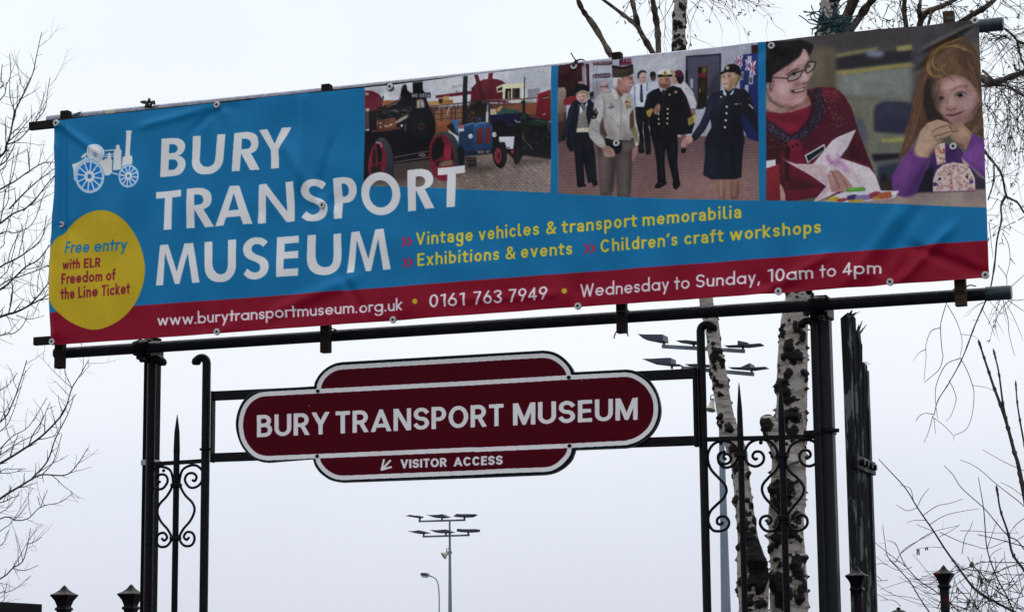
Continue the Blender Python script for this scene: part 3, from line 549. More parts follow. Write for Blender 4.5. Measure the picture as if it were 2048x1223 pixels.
for r, c in (('526 462 542 458 544 476 528 478', 'a83420'), ('546 460 566 462 564 484 546 482', 'b0843c'), ('530 484 548 482 548 520 532 520', '8c7a3c'), ('552 490 566 490 566 512 552 510', '806a34')): p(c, r, f=1)
p('13111a', '376 712 432 736 502 736 506 790 488 828 442 842 404 806', sm=0, f=1); l('34303c', '420 740 496 748', 6, f=2)
p('b4887c', '368 796 392 776 420 780 450 812 454 848 402 852 374 832', sm=1, f=1); l('84564c', '410 810 446 830', 5, f=2); l('84564c', '400 826 440 846', 4, f=2); p('a2706a', '582 802 602 780 618 790 612 840 582 886 576 860', sm=1, f=1)
# air force woman
p('a57460', '1158 1000 1236 1000 1226 1150 1184 1150 1164 1060', g=('8a5a48', (1160, 1000), (1230, 1140))); p('9c6c54', '1252 1000 1336 994 1316 1150 1266 1150', g=('7a5040', (1260, 1000), (1330, 1140))); l('c89a84', '1195 1020 1198 1130', 10, f=5, a=.7); l('b88a72', '1290 1020 1288 1130', 10, f=5, a=.7)
p('151b33', '1086 762 1356 760 1346 850 1339 996 1290 1008 1130 1011 1073 980 1086 850'); p('24304e', '1110 780 1180 780 1170 1000 1100 980', f=18, a=.6); l('0a0e1e', '1270 780 1290 1000', 12, f=6, a=.7); l('2a3860', '1240 800 1236 960', 14, f=8, a=.5)
p('191f31', '1212 386 1142 410 1112 440 1086 540 1050 620 1000 690 984 720 1000 748 1032 732 1090 660 1126 590 1132 650 1100 700 1078 768 1200 774 1362 766 1352 650 1336 600 1352 550 1402 622 1452 702 1452 590 1424 500 1396 420 1372 388 1300 376', f=.8)
p('25325a', '1150 415 1116 450 1092 540 1056 620 1010 690 1040 705 1100 620 1140 520', f=7, a=.9); p('28345a', '1160 430 1205 410 1215 480 1170 560', f=10, a=.6); p('0c0f1a', '1270 470 1340 480 1350 740 1280 740', f=18, a=.6); p('1e1418', '1370 400 1400 450 1440 600 1420 560 1380 480', f=6, a=.6); l('2c385c', '1145 620 1180 650 1170 750', 9, f=5, a=.6); l('0a0d18', '1215 440 1232 500 1228 740', 5, f=2, a=.8); l('2a3450', '1210 412 1226 470', 7, f=2, a=.8); l('0b0e1a', '1130 590 1128 540', 6, f=2)
p('bccbe6', '1210 372 1226 396 1244 424 1236 436 1216 418'); p('bccbe6', '1292 378 1270 410 1250 424 1252 436 1284 412'); p('121a33', '1234 418 1252 410 1264 420 1266 456 1238 462', f=.8)
p('b88e78', '1196 268 1290 258 1300 300 1296 350 1272 386 1246 396 1216 370 1202 322', f=1); p('d4a494', '1198 278 1244 272 1244 372 1222 368 1204 325', f=6); p('a07650', '1262 320 1296 300 1292 356 1264 388 1248 384', f=5, a=.9); e('3e2c28', 1220, 298, 7, 4, f=1); e('3e2c28', 1254, 294, 7, 4, f=1); l('6a4438', '1210 288 1228 286', 4, f=1); l('6a4438', '1244 284 1264 282', 4, f=1); l('a83848', '1214 342 1228 346 1240 340', 6, f=1.2); l('b87868', '1230 305 1224 325 1234 326', 4, f=1.5); l('9a6c3c', '1216 372 1250 388', 5, f=2)
p('9c7a4c', '1288 264 1326 280 1332 312 1312 346 1300 372 1292 335 1302 300', f=1); p('a88450', '1192 278 1206 276 1203 312', f=1); l('503820', '1326 290 1312 340 1296 370', 5, f=1.5)
p('0d0f1c', '1184 270 1214 252 1222 226 1246 208 1290 204 1326 222 1340 262 1336 292 1290 264 1232 262 1196 279', f=.6); l('262e4a', '1230 230 1270 214 1310 228', 8, f=4, a=.8); e('c2bc86', 1241, 232, 12, 13, f=1); e('8a9468', 1242, 233, 5, 6, f=1)
p('c49288', '986 700 1002 736 984 756 962 766 952 786 942 780 926 786 919 762 948 722', sm=1, f=.8); l('8a5450', '950 740 930 774', 4, f=1.5); l('8a5450', '968 745 945 780', 4, f=1.5)
for x, y, r in ((1241, 507, 8), (1239, 553, 8), (1234, 602, 8), (1228, 649, 8), (1200, 437, 6)): e('c6c8c2', x, y, r, r, f=1.2)
l('a8b6d2', '1060 540 1086 512', 9, f=1); l('8a98b8', '1100 440 1110 432', 5, f=1); l('c0b49a', '1395 490 1420 514', 10, f=1.5); l('c03c40', '1392 440 1396 452', 6, f=1.5); l('ccd2de', '1298 488 1318 487', 5, f=1); l('ccd2de', '1334 487 1338 487', 5, f=1)
# ---- picture of the craft table
ph(PH3, '1532 60 2000 20 2000 420 1973 416 1810 409 1660 404 1533.5 401.5')
B.T = (1510, 20, 3.0576)
p('6a665a', '0 0 1700 0 1700 1223 0 1223')
p('574f50', '0 0 1700 0 1450 200 1000 240 350 290 300 100', f=25); p('77684f', '330 220 490 240 500 520 350 490', f=14); p('6a5a48', '420 280 500 280 500 500 430 500', f=12, a=.7)
p('83826a', '500 540 980 560 980 1130 560 1130', f=14); p('80867c', '505 385 975 345 975 560 505 520', f=12); p('8a908a', '510 400 640 390 660 520 520 510', f=18, a=.8); p('75785e', '560 600 720 600 700 1000 600 900', f=25, a=.7)
p('37323a', '495 300 600 275 960 240 975 318 500 372', f=7); p('a09048', '497 376 975 322 978 345 500 402', f=5); p('948a54', '500 272 700 236 760 228 740 250 500 292', f=5); e('858ca6', 735, 270, 58, 22, f=8); p('a29c58', '866 226 965 212 965 246 870 258', f=5); p('353c60', '960 260 1000 250 1000 340 960 320', f=6)
p('565354', '975 140 1150 110 1060 300 1040 640 970 640', f=16); p('4c4a50', '1020 120 1130 100 1050 330 1030 520', f=22, a=.6)
p('3d3d5a', '728 640 740 590 800 562 900 565 985 580 985 764 730 748', f=6); p('4a4a68', '760 580 950 585 950 660 760 660', f=18, a=.7); p('a4a452', '770 790 930 776 930 806 776 820', f=5); p('77786a', '740 812 960 812 960 890 760 890', f=7); p('1b1c2c', '715 884 890 876 880 912 730 930', f=6); p('5d646c', '730 930 920 910 880 960 760 960', f=7)
p('5e6474', '600 650 660 670 695 760 690 830 650 800', f=7); p('343c50', '750 960 880 930 870 1100 750 1110', f=8); p('402c2a', '760 1040 830 1030 860 1110 770 1120', f=6); p('1a2030', '770 1010 800 1000 810 1050 780 1060', f=5)
p('9e887f', '430 1160 880 1135 1100 1110 1500 1090 1500 1300 60 1300', g=('ac9488', (900, 1140), (900, 1210))); p('c0aea0', '1180 1120 1280 1110 1280 1180 1180 1190', f=20, a=.4)
# woman: jumper
p('701430', '320 494 400 477 482 475 545 522 592 600 642 760 702 920 752 1040 742 1120 600 1115 200 1175 60 1170 60 640 120 620 250 600', f=1)
p('a32040', '335 492 480 478 535 520 480 560 400 540', f=12, a=.8); p('5e0e22', '560 700 620 760 700 980 690 1080 600 900', f=18, a=.8); p('3e0c1c', '500 760 560 740 640 900 560 880', f=14, a=.7)
p('591424', '60 690 140 740 210 800 330 850 260 960 190 1000 170 1175 60 1175', f=4)
p('a81234', '60 620 150 640 260 620 345 592 322 680 280 740 232 768 150 712 60 650', f=1); p('7a0e28', '90 655 300 640 290 690 200 700', f=12, a=.6); p('c41a3c', '120 700 220 690 260 730 220 755', f=10, a=.6)
p('8e1030', '160 860 260 860 340 850 400 1000 400 1115 200 1175 170 1000', f=3); p('5c0c20', '190 1000 380 1060 300 1110 200 1090', f=12, a=.7); p('b0163a', '200 880 260 870 320 940 240 960', f=12, a=.6); l('4a0a18', '190 1090 380 1075', 14, f=6, a=.8)
l('36203a', '385 505 400 590 375 670 310 745 245 795 190 785 120 735 60 690', 52, f=2, sm=1); l('241528', '330 500 360 560 350 640 290 730 240 770', 16, f=4, sm=1, a=.7)
for i in range(420):
    t = rng.random(); k = np.array(spl([(385, 505), (400, 590), (375, 670), (310, 745), (245, 795), (190, 785), (120, 735), (60, 690)], 10)); q = k[int(t*(len(k)-1))]+rng.normal(0, 15, 2)
    l(('5a5a80', '8a8aa0', '1a1020', '6a3050', '44406a')[i % 5], [tuple(q), (q[0]+rng.normal(0, 3), q[1]+8)], 3, f=.6, a=.75)
for i in range(420):
    x, y = 440+rng.normal(45, 34), 490+rng.random()*250
    if i % 3 == 0: x, y = 70+rng.random()*140, 740+rng.random()*360
    l(('a07050', '4a3020', '2a1018', 'b08868', '8a4038')[i % 5], [(x, y), (x+rng.normal(0, 6), y+rng.normal(0, 4))], 3.2, f=.8, a=.7)
for i in range(500):
    x, y = 400+rng.random()*320, 500+rng.random()*560
    if x < 400+(y-400)*.1 or x > 520+(y-480)*.38: continue
    l(('96203e', '5c0c22', '701028')[i % 3], [(x, y), (x+4, y+3)], 4, f=1, a=.6)
l('261420', '205 850 195 940 200 1040', 26, f=5, a=.7)
p('b0203e', '204 818 214 806 262 790 272 796 296 848 290 858 240 881 228 876', f=1, g=('98183a', (220, 800), (280, 870))); e('3a0c18', 235, 838, 8, 8, f=1); e('3a0c18', 262, 826, 8, 8, f=1)
p('d8d8dc', '306 890 424 818 430 850 322 938'); p('10263a', '314 894 420 830 424 852 326 928'); l('b0a890', '345 918 395 882', 3.5, f=.8); l('708090', '345 905 392 872', 2, f=.8, a=.6)
# woman: head
B.T = (1525, 70, 6.796)
p('b07c70', '40 760 90 900 250 1000 480 960 600 800 640 860 668 955 600 995 400 1056 250 1074 150 1058 40 1020', f=3)
p('8e5a4e', '330 985 470 960 580 890 625 820 650 900 560 960 400 1040', f=14, a=.85); p('c89888', '60 900 160 960 230 1010 200 1045 60 1000', f=14, a=.8); l('7a463c', '330 1048 380 1010 470 985', 10, f=5, a=.6); l('8a584e', '60 800 140 890 260 950 370 985', 14, f=7, a=.6)
p('c08c88', '130 560 250 460 400 350 500 290 552 184 585 205 612 250 632 310 642 350 690 430 684 520 668 560 644 588 640 620 612 655 604 690 600 730 612 780 600 840 566 895 500 940 420 970 330 985 240 960 150 890 90 800 60 700 70 640 110 640', f=3)
p('d4a8a4', '390 400 500 320 560 230 600 280 610 360 560 400 460 420 380 470', f=16, a=.9); e('d6a6aa', 270, 720, 130, 90, f=34); e('c4948e', 150, 800, 80, 70, f=26, a=.7); p('d8b0b4', '545 500 590 520 625 580 630 615 580 630 520 640 520 560', f=12, a=.9); e('d0a09a', 520, 880, 60, 46, f=20, a=.9); p('9c665e', '560 700 606 690 606 780 590 830 560 800', f=12, a=.6)
p('a26a66', '470 640 520 660 560 680 500 700 440 730 395 760 410 700', f=12, a=.75); p('ae7674', '100 650 160 640 190 700 130 820 90 780', f=18, a=.6); p('945e58', '120 860 250 945 400 965 330 985 230 962', f=10, a=.8); p('a87070', '400 810 480 840 580 810 560 850 460 860', f=12, a=.6)
l('8c5450', '632 350 650 420 640 470', 14, f=8, a=.5); p('5e3e3c', '562 440 600 395 640 345 660 365 640 420 600 470 570 480', f=9, a=.85); p('8a5a56', '520 480 560 470 580 520 540 530', f=8, a=.5)
l('4c2e2e', '326 546 360 512 410 486 490 462', 17, f=6, sm=1); l('6e4844', '350 548 430 508 500 490', 22, f=9, a=.6)
p('a89c9c', '352 560 440 515 540 494 516 556 470 594 420 616 354 626', f=3, a=.55); p('a09a94', '600 515 606 450 630 388 716 384 714 412 694 456 648 504', f=3, a=.75); p('c4a884', '606 500 640 470 660 480 640 505', f=5, a=.7)
e('2c2020', 428, 530, 34, 20, f=5); l('33201e', '370 545 420 512 490 512', 9, f=4); e('d8ccc8', 462, 536, 10, 7, f=3, a=.7); e('2c2222', 640, 430, 14, 20, f=5)
for q_ in ('120 578 200 582 342 590', '340 586 352 632', '346 632 420 619 470 602 522 562 548 490', '342 578 380 548 450 512 548 488', '546 487 570 482 594 492', '594 492 606 440 622 386', '618 378 660 366 724 377', '724 377 724 410 704 458 660 506 606 526 592 496'): l('2a1416', q_, 13, f=1.6)
l('8a8084', '200 576 330 584', 3, f=1.5, a=.5)
p('7e4c48', '560 660 606 648 630 626 640 612 624 655 590 672 540 672', f=5, a=.9); e('4a2626', 562, 666, 16, 8, f=4); l('a4706e', '500 600 480 640 520 668', 10, f=6, a=.6)
p('4c161c', '378 768 400 752 470 744 530 732 584 708 588 730 560 768 500 790 440 792 400 784', f=4); p('c4b4b0', '428 774 440 754 500 746 572 724 574 744 540 764 480 776', f=3); l('a85c64', '392 790 460 808 540 796 586 752', 13, f=5, a=.9); l('d8a8a4', '440 822 500 824 550 806', 12, f=7, a=.6); l('8c4c4e', '384 764 372 748 390 730', 9, f=5, a=.8)
p('1b171b', '40 95 200 88 420 80 510 66 600 90 690 130 700 175 670 240 640 290 626 262 600 205 560 185 540 215 500 290 420 345 300 420 180 505 120 560 130 640 60 660 40 640', f=5)
for i in range(80):
    t_ = rng.random(); x0 = 60+rng.random()*420; y0 = 100+rng.random()*200
    l(('2e282c', '3a2e30', '0e0c10', '241e22', '443638')[i % 5], [(x0, y0), (x0-30+rng.normal(0, 20), y0+70), (x0-120+rng.normal(0, 30), y0+170+rng.normal(0, 20))], 5, f=3, sm=1, a=.6)
l('3c3032', '560 100 640 140 680 190', 10, f=5, a=.7); l('30282a', '520 90 600 170 640 250', 8, f=4, a=.7); l('5a4640', '500 110 530 150', 5, f=3, a=.6)
l('241a1a', '140 560 120 640 100 700 112 760', 14, f=6, a=.85, sm=1); l('33221f', '160 620 140 700 110 780', 8, f=4, a=.7, sm=1)
l('1b171b', '112 560 180 508 300 424 420 350 500 296 545 215', 12, f=5)
B.T = (1510, 20, 3.0576)
# pinwheel and hand
p('d2c2c8', '160 906 200 928 252 944 356 942 400 885 470 800 505 778 621 733 570 840 520 905 600 932 700 966 738 1010 776 1118 690 1120 520 1110 380 1175 362 1172 440 1080 330 1004 240 956', f=.8)
p('c4a4aa', '170 912 260 944 360 945 440 960 450 1060 440 1080 330 1002', f=3, a=.8); p('b8a8b2', '500 800 610 742 550 860 510 890', f=12, a=.5); p('dacbd0', '540 930 700 972 740 1060 640 1040', f=12, a=.8); p('b894a0', '440 1080 470 1085 400 1165 370 1168', f=5, a=.7); l('a88c94', '360 945 440 955 520 905', 4, f=1.5, a=.7)
l('b864bc', '446 890 452 920 480 938 510 928', 22, f=6, sm=1, a=.6); l('c070b8', '510 925 540 950 560 985', 26, f=7, sm=1, a=.55); l('b060b0', '500 880 515 900', 14, f=5, a=.5); l('d08098', '560 960 600 1000 640 1060', 16, f=8, a=.4)
for i in range(40): l('b058b0', [(440+rng.random()*120, 890+rng.random()*90), (450+rng.random()*120, 895+rng.random()*100)], 2, f=.8, a=.3)
p('b98078', '442 1012 460 980 480 985 500 980 520 988 560 1030 604 1085 560 1112 470 1116 455 1060', sm=0, f=1.2); p('c8948a', '450 1010 470 990 500 1060 480 1090', f=6, a=.7); l('7e463e', '472 990 500 1050 520 1092', 4, f=1.2); l('7e463e', '500 985 545 1045 568 1082', 4, f=1.2); l('d8aca4', '500 990 540 1040', 6, f=3, a=.6); e('d0a0a0', 455, 1000, 7, 10, f=2)
p('ba2230', '60 962 150 944 162 1170 60 1175', g=('9c1a26', (100, 950), (100, 1170))); p('d8d8de', '60 926 128 916 129 952 60 972'); p('c29482', '154 1060 172 1085 188 1130 190 1170 160 1170', f=1)
# girl
p('6a4632', '1040 300 1075 240 1110 212 1180 180 1230 168 1290 178 1350 250 1392 380 1412 620 1412 780 1330 750 1200 690 1060 690 980 800 930 880 872 935 915 790 970 620 995 430', f=2)
p('7c5038', '1000 430 1050 400 1020 620 960 790 890 900 920 790 975 620', f=8, a=.8); p('8c6444', '985 600 1000 610 950 800 900 890 930 790', f=6, a=.5)
p('a47c4a', '1060 330 1100 260 1180 200 1260 185 1340 250 1370 360 1330 400 1200 390 1110 400', f=26, a=.35); p('7a563c', '1250 200 1340 250 1390 400 1400 560 1350 440 1300 380', f=20, a=.6); p('3c2826', '1038 440 1075 415 1100 440 1088 520 1110 590 1160 670 1060 690 1030 570', f=5); p('5c3a2c', '1230 190 1330 240 1390 420 1400 600 1360 520 1330 400 1250 330', f=18, a=.7)
B.T = (1760, 50, 6.114)
p('b8857c', '640 760 690 690 780 650 900 610 1040 640 1130 720 1195 830 1215 920 1190 1050 1110 1170 1000 1216 880 1200 780 1125 715 1030 690 930 660 850', f=6)
p('cca094', '760 720 900 660 1020 690 1060 740 960 770 850 800 760 810', f=26, a=.9); e('c99a96', 1090, 960, 100, 80, f=34, a=.9); e('c4968c', 770, 1010, 50, 50, f=22, a=.8); p('84544e', '1190 860 1216 940 1180 1060 1100 1175 1010 1216 1080 1120 1150 1020', f=20, a=.8); p('8c5a56', '700 960 760 1080 850 1180 780 1130 710 1040', f=14, a=.75); p('96645e', '870 1150 1000 1130 1060 1110 980 1190', f=16, a=.5)
p('9c6c66', '680 830 790 830 810 900 760 960 700 930', f=16, a=.8); p('a87a74', '910 830 1000 800 1070 820 1060 890 960 910 910 880', f=14, a=.6); p('a47470', '800 860 850 870 840 980 800 1000', f=14, a=.55); p('caa096', '860 870 900 880 915 980 890 1010 850 1000', f=14, a=.85); e('c8938c', 880, 1000, 36, 26, f=12)
l('7e5048', '870 812 960 764 1070 752', 18, f=9, sm=1, a=.85); l('8a5c52', '690 850 740 830 800 838', 15, f=8, a=.7)
p('a0928e', '918 876 950 842 1000 828 1046 842 1030 872 980 896 940 892', f=4); e('14100f', 982, 862, 36, 25, f=4); e('dcdcdc', 966, 850, 6, 5, f=2); e('86949c', 1022, 850, 12, 12, f=4, a=.8); l('3c2422', '914 874 950 838 1000 822 1052 840', 9, f=3, sm=1); l('8a5a56', '930 902 990 908 1040 884', 8, f=4, a=.7)
p('5c3e3c', '718 902 750 884 790 896 782 922 740 930', f=6); e('1c1414', 750, 906, 20, 15, f=4); l('4c302c', '712 900 750 882 794 896', 8, f=3)
l('80484a', '826 1032 850 1048 890 1042 930 1028', 11, f=5, sm=1, a=.9); e('5e302e', 836, 1036, 11, 7, f=4); e('5e302e', 918, 1030, 11, 7, f=4); l('a06c66', '812 1000 810 1030 826 1044', 8, f=5, a=.7); l('a06c66', '944 990 952 1015 936 1030', 8, f=5, a=.6)
p('97525a', '812 1108 850 1098 890 1094 930 1090 985 1066 1008 1064 980 1092 930 1116 880 1126 840 1122', f=5); l('4c1c22', '812 1108 860 1110 920 1104 1008 1064', 9, f=3, sm=1); l('c48c90', '860 1136 910 1134 950 1118', 12, f=7, a=.7); l('8a5c58', '1020 1040 1030 1070', 8, f=6, a=.6)
p('6e4834', '640 700 720 630 860 580 1010 590 1130 670 1210 800 1225 900 1170 790 1090 700 1000 650 860 650 740 700 690 770', f=20, a=.35)
for q_ in ('700 640 690 800 700 930 720 1000', '720 680 726 800 760 860', '690 700 640 820 660 930 690 1030', '1100 680 1170 800 1210 900', '1060 640 1140 760 1200 860', '760 640 720 720 716 780', '1150 760 1215 880 1235 980'): l('9a6c4a', q_, 6, f=2.5, sm=1, a=.65)
p('5a3e36', '630 700 715 650 735 780 752 900 735 1040 700 1090 650 920', f=22, a=.8); p('9c6e4c', '700 660 760 630 800 700 790 820 770 880 750 800 740 720', f=22, a=.35)
B.T = (1510, 20, 3.0576)
for q, w, a, c in (('1260 172 1170 205 1090 260 1055 320 1062 380 1100 410 1140 408', 9, .85, 'b98a44'), ('1290 250 1210 216 1130 240 1085 300 1095 350 1130 370', 7, .85, 'c09850'), ('1230 180 1140 225 1080 290 1066 350 1080 400', 5, .8, 'caa45c'), ('1200 200 1300 240 1360 310', 5, .6, 'b08a50'), ('1140 220 1250 230 1330 260', 4, .6, 'c0985c'), ('1060 330 1050 400 1030 480 1010 600 960 780', 8, .5, '9a6440'), ('1040 420 1020 560 990 680', 4, .6, 'b07a4c'), ('1180 300 1230 330 1250 380 1200 400', 8, .5, '96663c'), ('1300 300 1350 420 1390 600', 8, .5, '96684a'), ('1310 380 1360 480 1392 640', 6, .5, 'a87a58'), ('1390 640 1370 700 1320 760', 10, .7, 'a87848'), ('1400 700 1350 750', 5, .8, 'c09458'), ('1110 470 1130 520 1110 580 1140 640', 5, .7, 'a87850'), ('1120 440 1108 520', 4, .6, 'b88c60'), ('1170 330 1140 360 1180 400 1240 400', 6, .6, 'b28648')): l(c, q, w, f=1.6, sm=1, a=a)
for i in range(150):
    x, y = 1060+rng.random()*330, 200+rng.random()*210
    l(('5a3828', '9a7048', '7a4c34', 'a88050')[i % 4], [(x, y), (x+rng.normal(20, 14), y+rng.normal(26, 12)), (x+rng.normal(34, 20), y+rng.normal(60, 16))], 2.4, f=1, a=.4)
for i in range(70):
    x, y = 985+rng.random()*60, 440+rng.random()*300; x -= (y-440)*.22
    l(('5a3424', 'a0643c', '8a5438')[i % 3], [(x, y), (x-10, y+40), (x-26, y+90)], 3, f=1, a=.5)
for i in range(40):
    x, y = 1350+rng.random()*50, 560+rng.random()*160
    l(('6a4430', 'a07850', '4a2c24')[i % 3], [(x, y), (x-14, y+30), (x-34, y+60)], 3, f=1, a=.5)
l('cc9a90', '1200 690 1300 700 1340 730', 20, f=10, a=.2)
p('552a7e', '1080 860 1150 810 1260 850 1330 960 1350 1110 1080 1115 1060 1000', f=2); p('241f36', '1030 1000 1092 950 1096 1115 985 1118', f=5); p('301c50', '1290 880 1360 1020 1412 1040 1412 1100 1340 1100', f=5, a=.7)
p('d0bcb6', '1090 1112 1092 1040 1112 985 1150 948 1210 932 1270 940 1318 972 1346 1030 1351 1105', sm=0, f=1); p('d0b8ac', '1098 832 1130 818 1162 810 1166 935 1118 952'); p('caa680', '1262 905 1300 930 1312 960 1280 950', f=1)
for i in range(150):
    x, y = 1098+rng.random()*245, 945+rng.random()*160
    if ((x-1220)/122)**2+((y-1110)/172)**2 > 1: continue
    k = rng.random()*6; l(('b8403c', 'a83c3c', 'c05848')[i % 3], [(x+7*math.cos(k+j*.9), y+8*math.sin(k+j*.9)) for j in range(4)], 3.4, f=.6, a=.85)
for i in range(24): 
    x, y = 1108+rng.random()*50, 825+rng.random()*115; l('b85038', [(x, y), (x+8, y+7), (x-2, y+12)], 4, f=.6, a=.9)
for x, y, r, c in ((1132, 1035, 9, '2c3050'), (1298, 1022, 9, '2c3050'), (1104, 1068, 13, '5c3c90'), (1325, 1052, 14, '6a48a0')): e(c, x, y, r, r, f=1)
p('a07860', '970 900 985 800 1012 735 1062 690 1085 700 1080 860 1055 912', f=2)
p('c39a7e', '982 850 1010 748 1062 692 1120 674 1178 690 1196 704 1190 722 1208 740 1202 760 1160 790 1110 820 1078 872 1058 908 990 890', sm=0, f=1.2); p('d2aa8c', '1030 750 1080 700 1130 690 1100 740 1050 800', f=9, a=.7); p('9c7056', '1050 880 1090 830 1150 790 1120 840 1070 905', f=6, a=.7); l('744436', '1085 745 1130 722 1190 708', 4.5, f=1.2); l('744436', '1096 776 1150 762 1204 742', 4.5, f=1.2); l('744436', '1105 800 1170 785', 4, f=1.5)
p('b48a6e', '1196 704 1225 690 1268 694 1322 746 1332 792 1286 852 1240 826 1196 782 1208 742', sm=0, f=1.2); p('c89e80', '1230 710 1280 720 1310 770 1270 780', f=8, a=.7); l('70443a', '1205 745 1240 738', 4, f=1.5); p('8a5a44', '1210 790 1280 830 1286 850 1240 830', f=4, a=.7); e('b06058', 1200, 700, 7, 5, f=2)
p('7c3a9c', '988 806 970 850 976 892 1020 908 1072 905 1060 960 1024 1040 985 1128 940 1145 878 1140 842 1095 838 1020 900 918', f=1); p('93489e', '960 900 900 940 860 1030 900 1080 960 960', f=14, a=.6); p('55287c', '1000 1000 1050 930 1068 910 1020 1050 980 1130 900 1142', f=10, a=.8); l('a860b8', '976 880 1010 905 1060 906', 6, f=2, a=.7)
p('8442a6', '1330 754 1412 800 1418 1035 1340 975 1262 902 1295 850', f=1); p('9450ac', '1330 800 1400 830 1400 900 1320 880', f=16, a=.6); p('5c2c86', '1280 910 1350 960 1412 1035 1412 1000 1340 940', f=6, a=.7); l('b880c0', '1262 905 1340 980 1412 1040', 4, f=1)
# sweets
p('cac6d2', '440 1172 500 1130 560 1110 700 1104 880 1108 860 1150 700 1170 560 1180 440 1180', f=1.5); p('5aa62e', '558 1098 570 1090 665 1084 678 1092 676 1108 560 1116', sm=0, f=1); p('74c048', '575 1092 660 1087 660 1096 575 1102', f=3)
for r, c in (('452 1155 480 1140 505 1146 540 1160 500 1176 455 1174', 'c4a628'), ('505 1160 560 1150 560 1170 510 1176', 'b83c48'), ('566 1138 620 1130 616 1162 570 1166', '483686'), ('618 1136 700 1132 706 1160 620 1166', '8a7ab8'), ('575 1164 660 1158 650 1178 580 1182', 'c89c30'), ('700 1124 740 1112 772 1118 760 1150 706 1156', 'b83858'), ('750 1125 830 1112 840 1145 760 1158', 'c45a2c'), ('836 1118 880 1108 870 1126 840 1136', 'd8d0d0'), ('720 1146 760 1140 756 1158 724 1162', 'c8882c')): p(c, r, f=1.2, sm=1)
B.clip = None
B.T = (0, 0, 1.)
sm_ = blur(B.img, .45); isph = ((B.lab >= PH1) & (B.lab <= PH3))
n1 = blur(rng.normal(0, 1, (B.h, B.w)), 5); n1 /= n1.std(); n2_ = blur(rng.normal(0, 1, (B.h, B.w)), 1.1); n2_ /= n2_.std()
lum = (sm_@np.array([.3, .59, .11]))[..., None]; q_ = lum+(sm_-lum)*.84
q_ = q_*(np.clip(lum, .01, 1)/.52)**.26*(1+.02*n1+.022*n2_)[..., None]          # print contrast and tone mottling
B.img = np.where(isph[..., None], q_, B.img)
B.grain(728, 100, 1104, 390, .022, .8); B.grain(1116, 80, 1519, 402, .018, .8); B.grain(1532, 30, 1980, 420, .02, .8); B.grain(85, 25, 1990, 700, .010, 1.0)
# ---- badge
B.T = (0, 400, 3.396)
B.poly('c0a41c', '349 335 400 262 460 196 515 140 590 92 680 70 770 86 850 140 910 220 960 325 988 440 984 540 955 640 905 725 820 810 720 866 640 880 560 864 470 820 400 758 352 690 320 640 300 400', sm=1, lab=BADGE)
B.grain(90, 415, 295, 665, .01, .9)
for ws, A_, B_, c_, cl, kk in (((('Free', 445, 606), ('entry', 638, 862)), (445, 365), (862, 341), 82, '0674a8', dict(w=.16, slant=.12)), ((('with', 433, 550), ('ELR', 573, 682)), (433, 476), (682, 455), 66, '84142e', dict(w=.2, slant=.05)), ((('Freedom', 428, 697), ('of', 722, 786)), (428, 576), (786, 543), 74, '84142e', dict(w=.19)), ((('the', 425, 515), ('Line', 540, 670), ('Ticket', 695, 886)), (425, 678), (886, 637), 76, '84142e', dict(w=.19))):
    for t_, xa, xb in ws:
        f_ = lambda x: A_[1]+(B_[1]-A_[1])*(x-A_[0])/(B_[0]-A_[0]); B.text(t_, (xa, f_(xa)), (xb, f_(xb)), c_, cl, xh=.7, gap=.12, lab=BADGE, **kk)
# ---- engine emblem
B.T = (0, 180, 3.996); q = lambda c, s_, **k: B.poly(c, s_, lab=EMBLEM, **k); BL = '0260a0'
q(W2, '580 596 608 590 645 574 690 545 840 560 900 560 890 660 870 680 640 690 612 730 598 722 594 645')
q(W2, '1012 338 1016 326 1056 325 1059 334 1052 350 1042 490 1044 525 1060 530 1066 572 1056 605 1040 625 975 630 984 536 1003 530 1006 490 1016 350')
q(W2, '932 446 945 440 960 442 963 472 974 484 970 636 903 642 914 490 930 474')
q(W2, '832 558 864 546 867 506 886 502 890 540 894 660 870 682 830 680')
for s_, w in (('838 487 920 480', 8), ('838 522 918 512', 6), ('838 537 918 530', 6), ('872 655 990 688', 9), ('664 538 694 512', 16), ('676 522 694 544', 9)): B.line(W2, s_, w, lab=EMBLEM)
e = lambda c, *a, **k: B.ell(c, *a, lab=EMBLEM, **k)
e(BL, 770, 505, 73, 71); e(W2, 770, 505, 70, 68); e(BL, 770, 505, 58, 56, inner=.965); e(BL, 770, 523, 19, 19); e(W2, 770, 523, 15, 15); e(BL, 770, 523, 7, 8)
for cx, cy, rx, ry in ((720, 692, 112, 132), (1036, 691, 84, 91)):
    e(BL, cx, cy, rx+4, ry+4); e(W2, cx, cy, rx, ry); e(BL, cx, cy, rx*.93, ry*.93, inner=.97); e(BL, cx, cy, rx*.85, ry*.85)
    for k in range(12):
        t = math.radians(30*k+8); B.line(W2, [(cx, cy), (cx+rx*.88*math.cos(t), cy+ry*.88*math.sin(t))], 9, lab=EMBLEM)
    e(W2, cx, cy, rx*.34, ry*.34); e(BL, cx, cy, rx*.15, ry*.15)
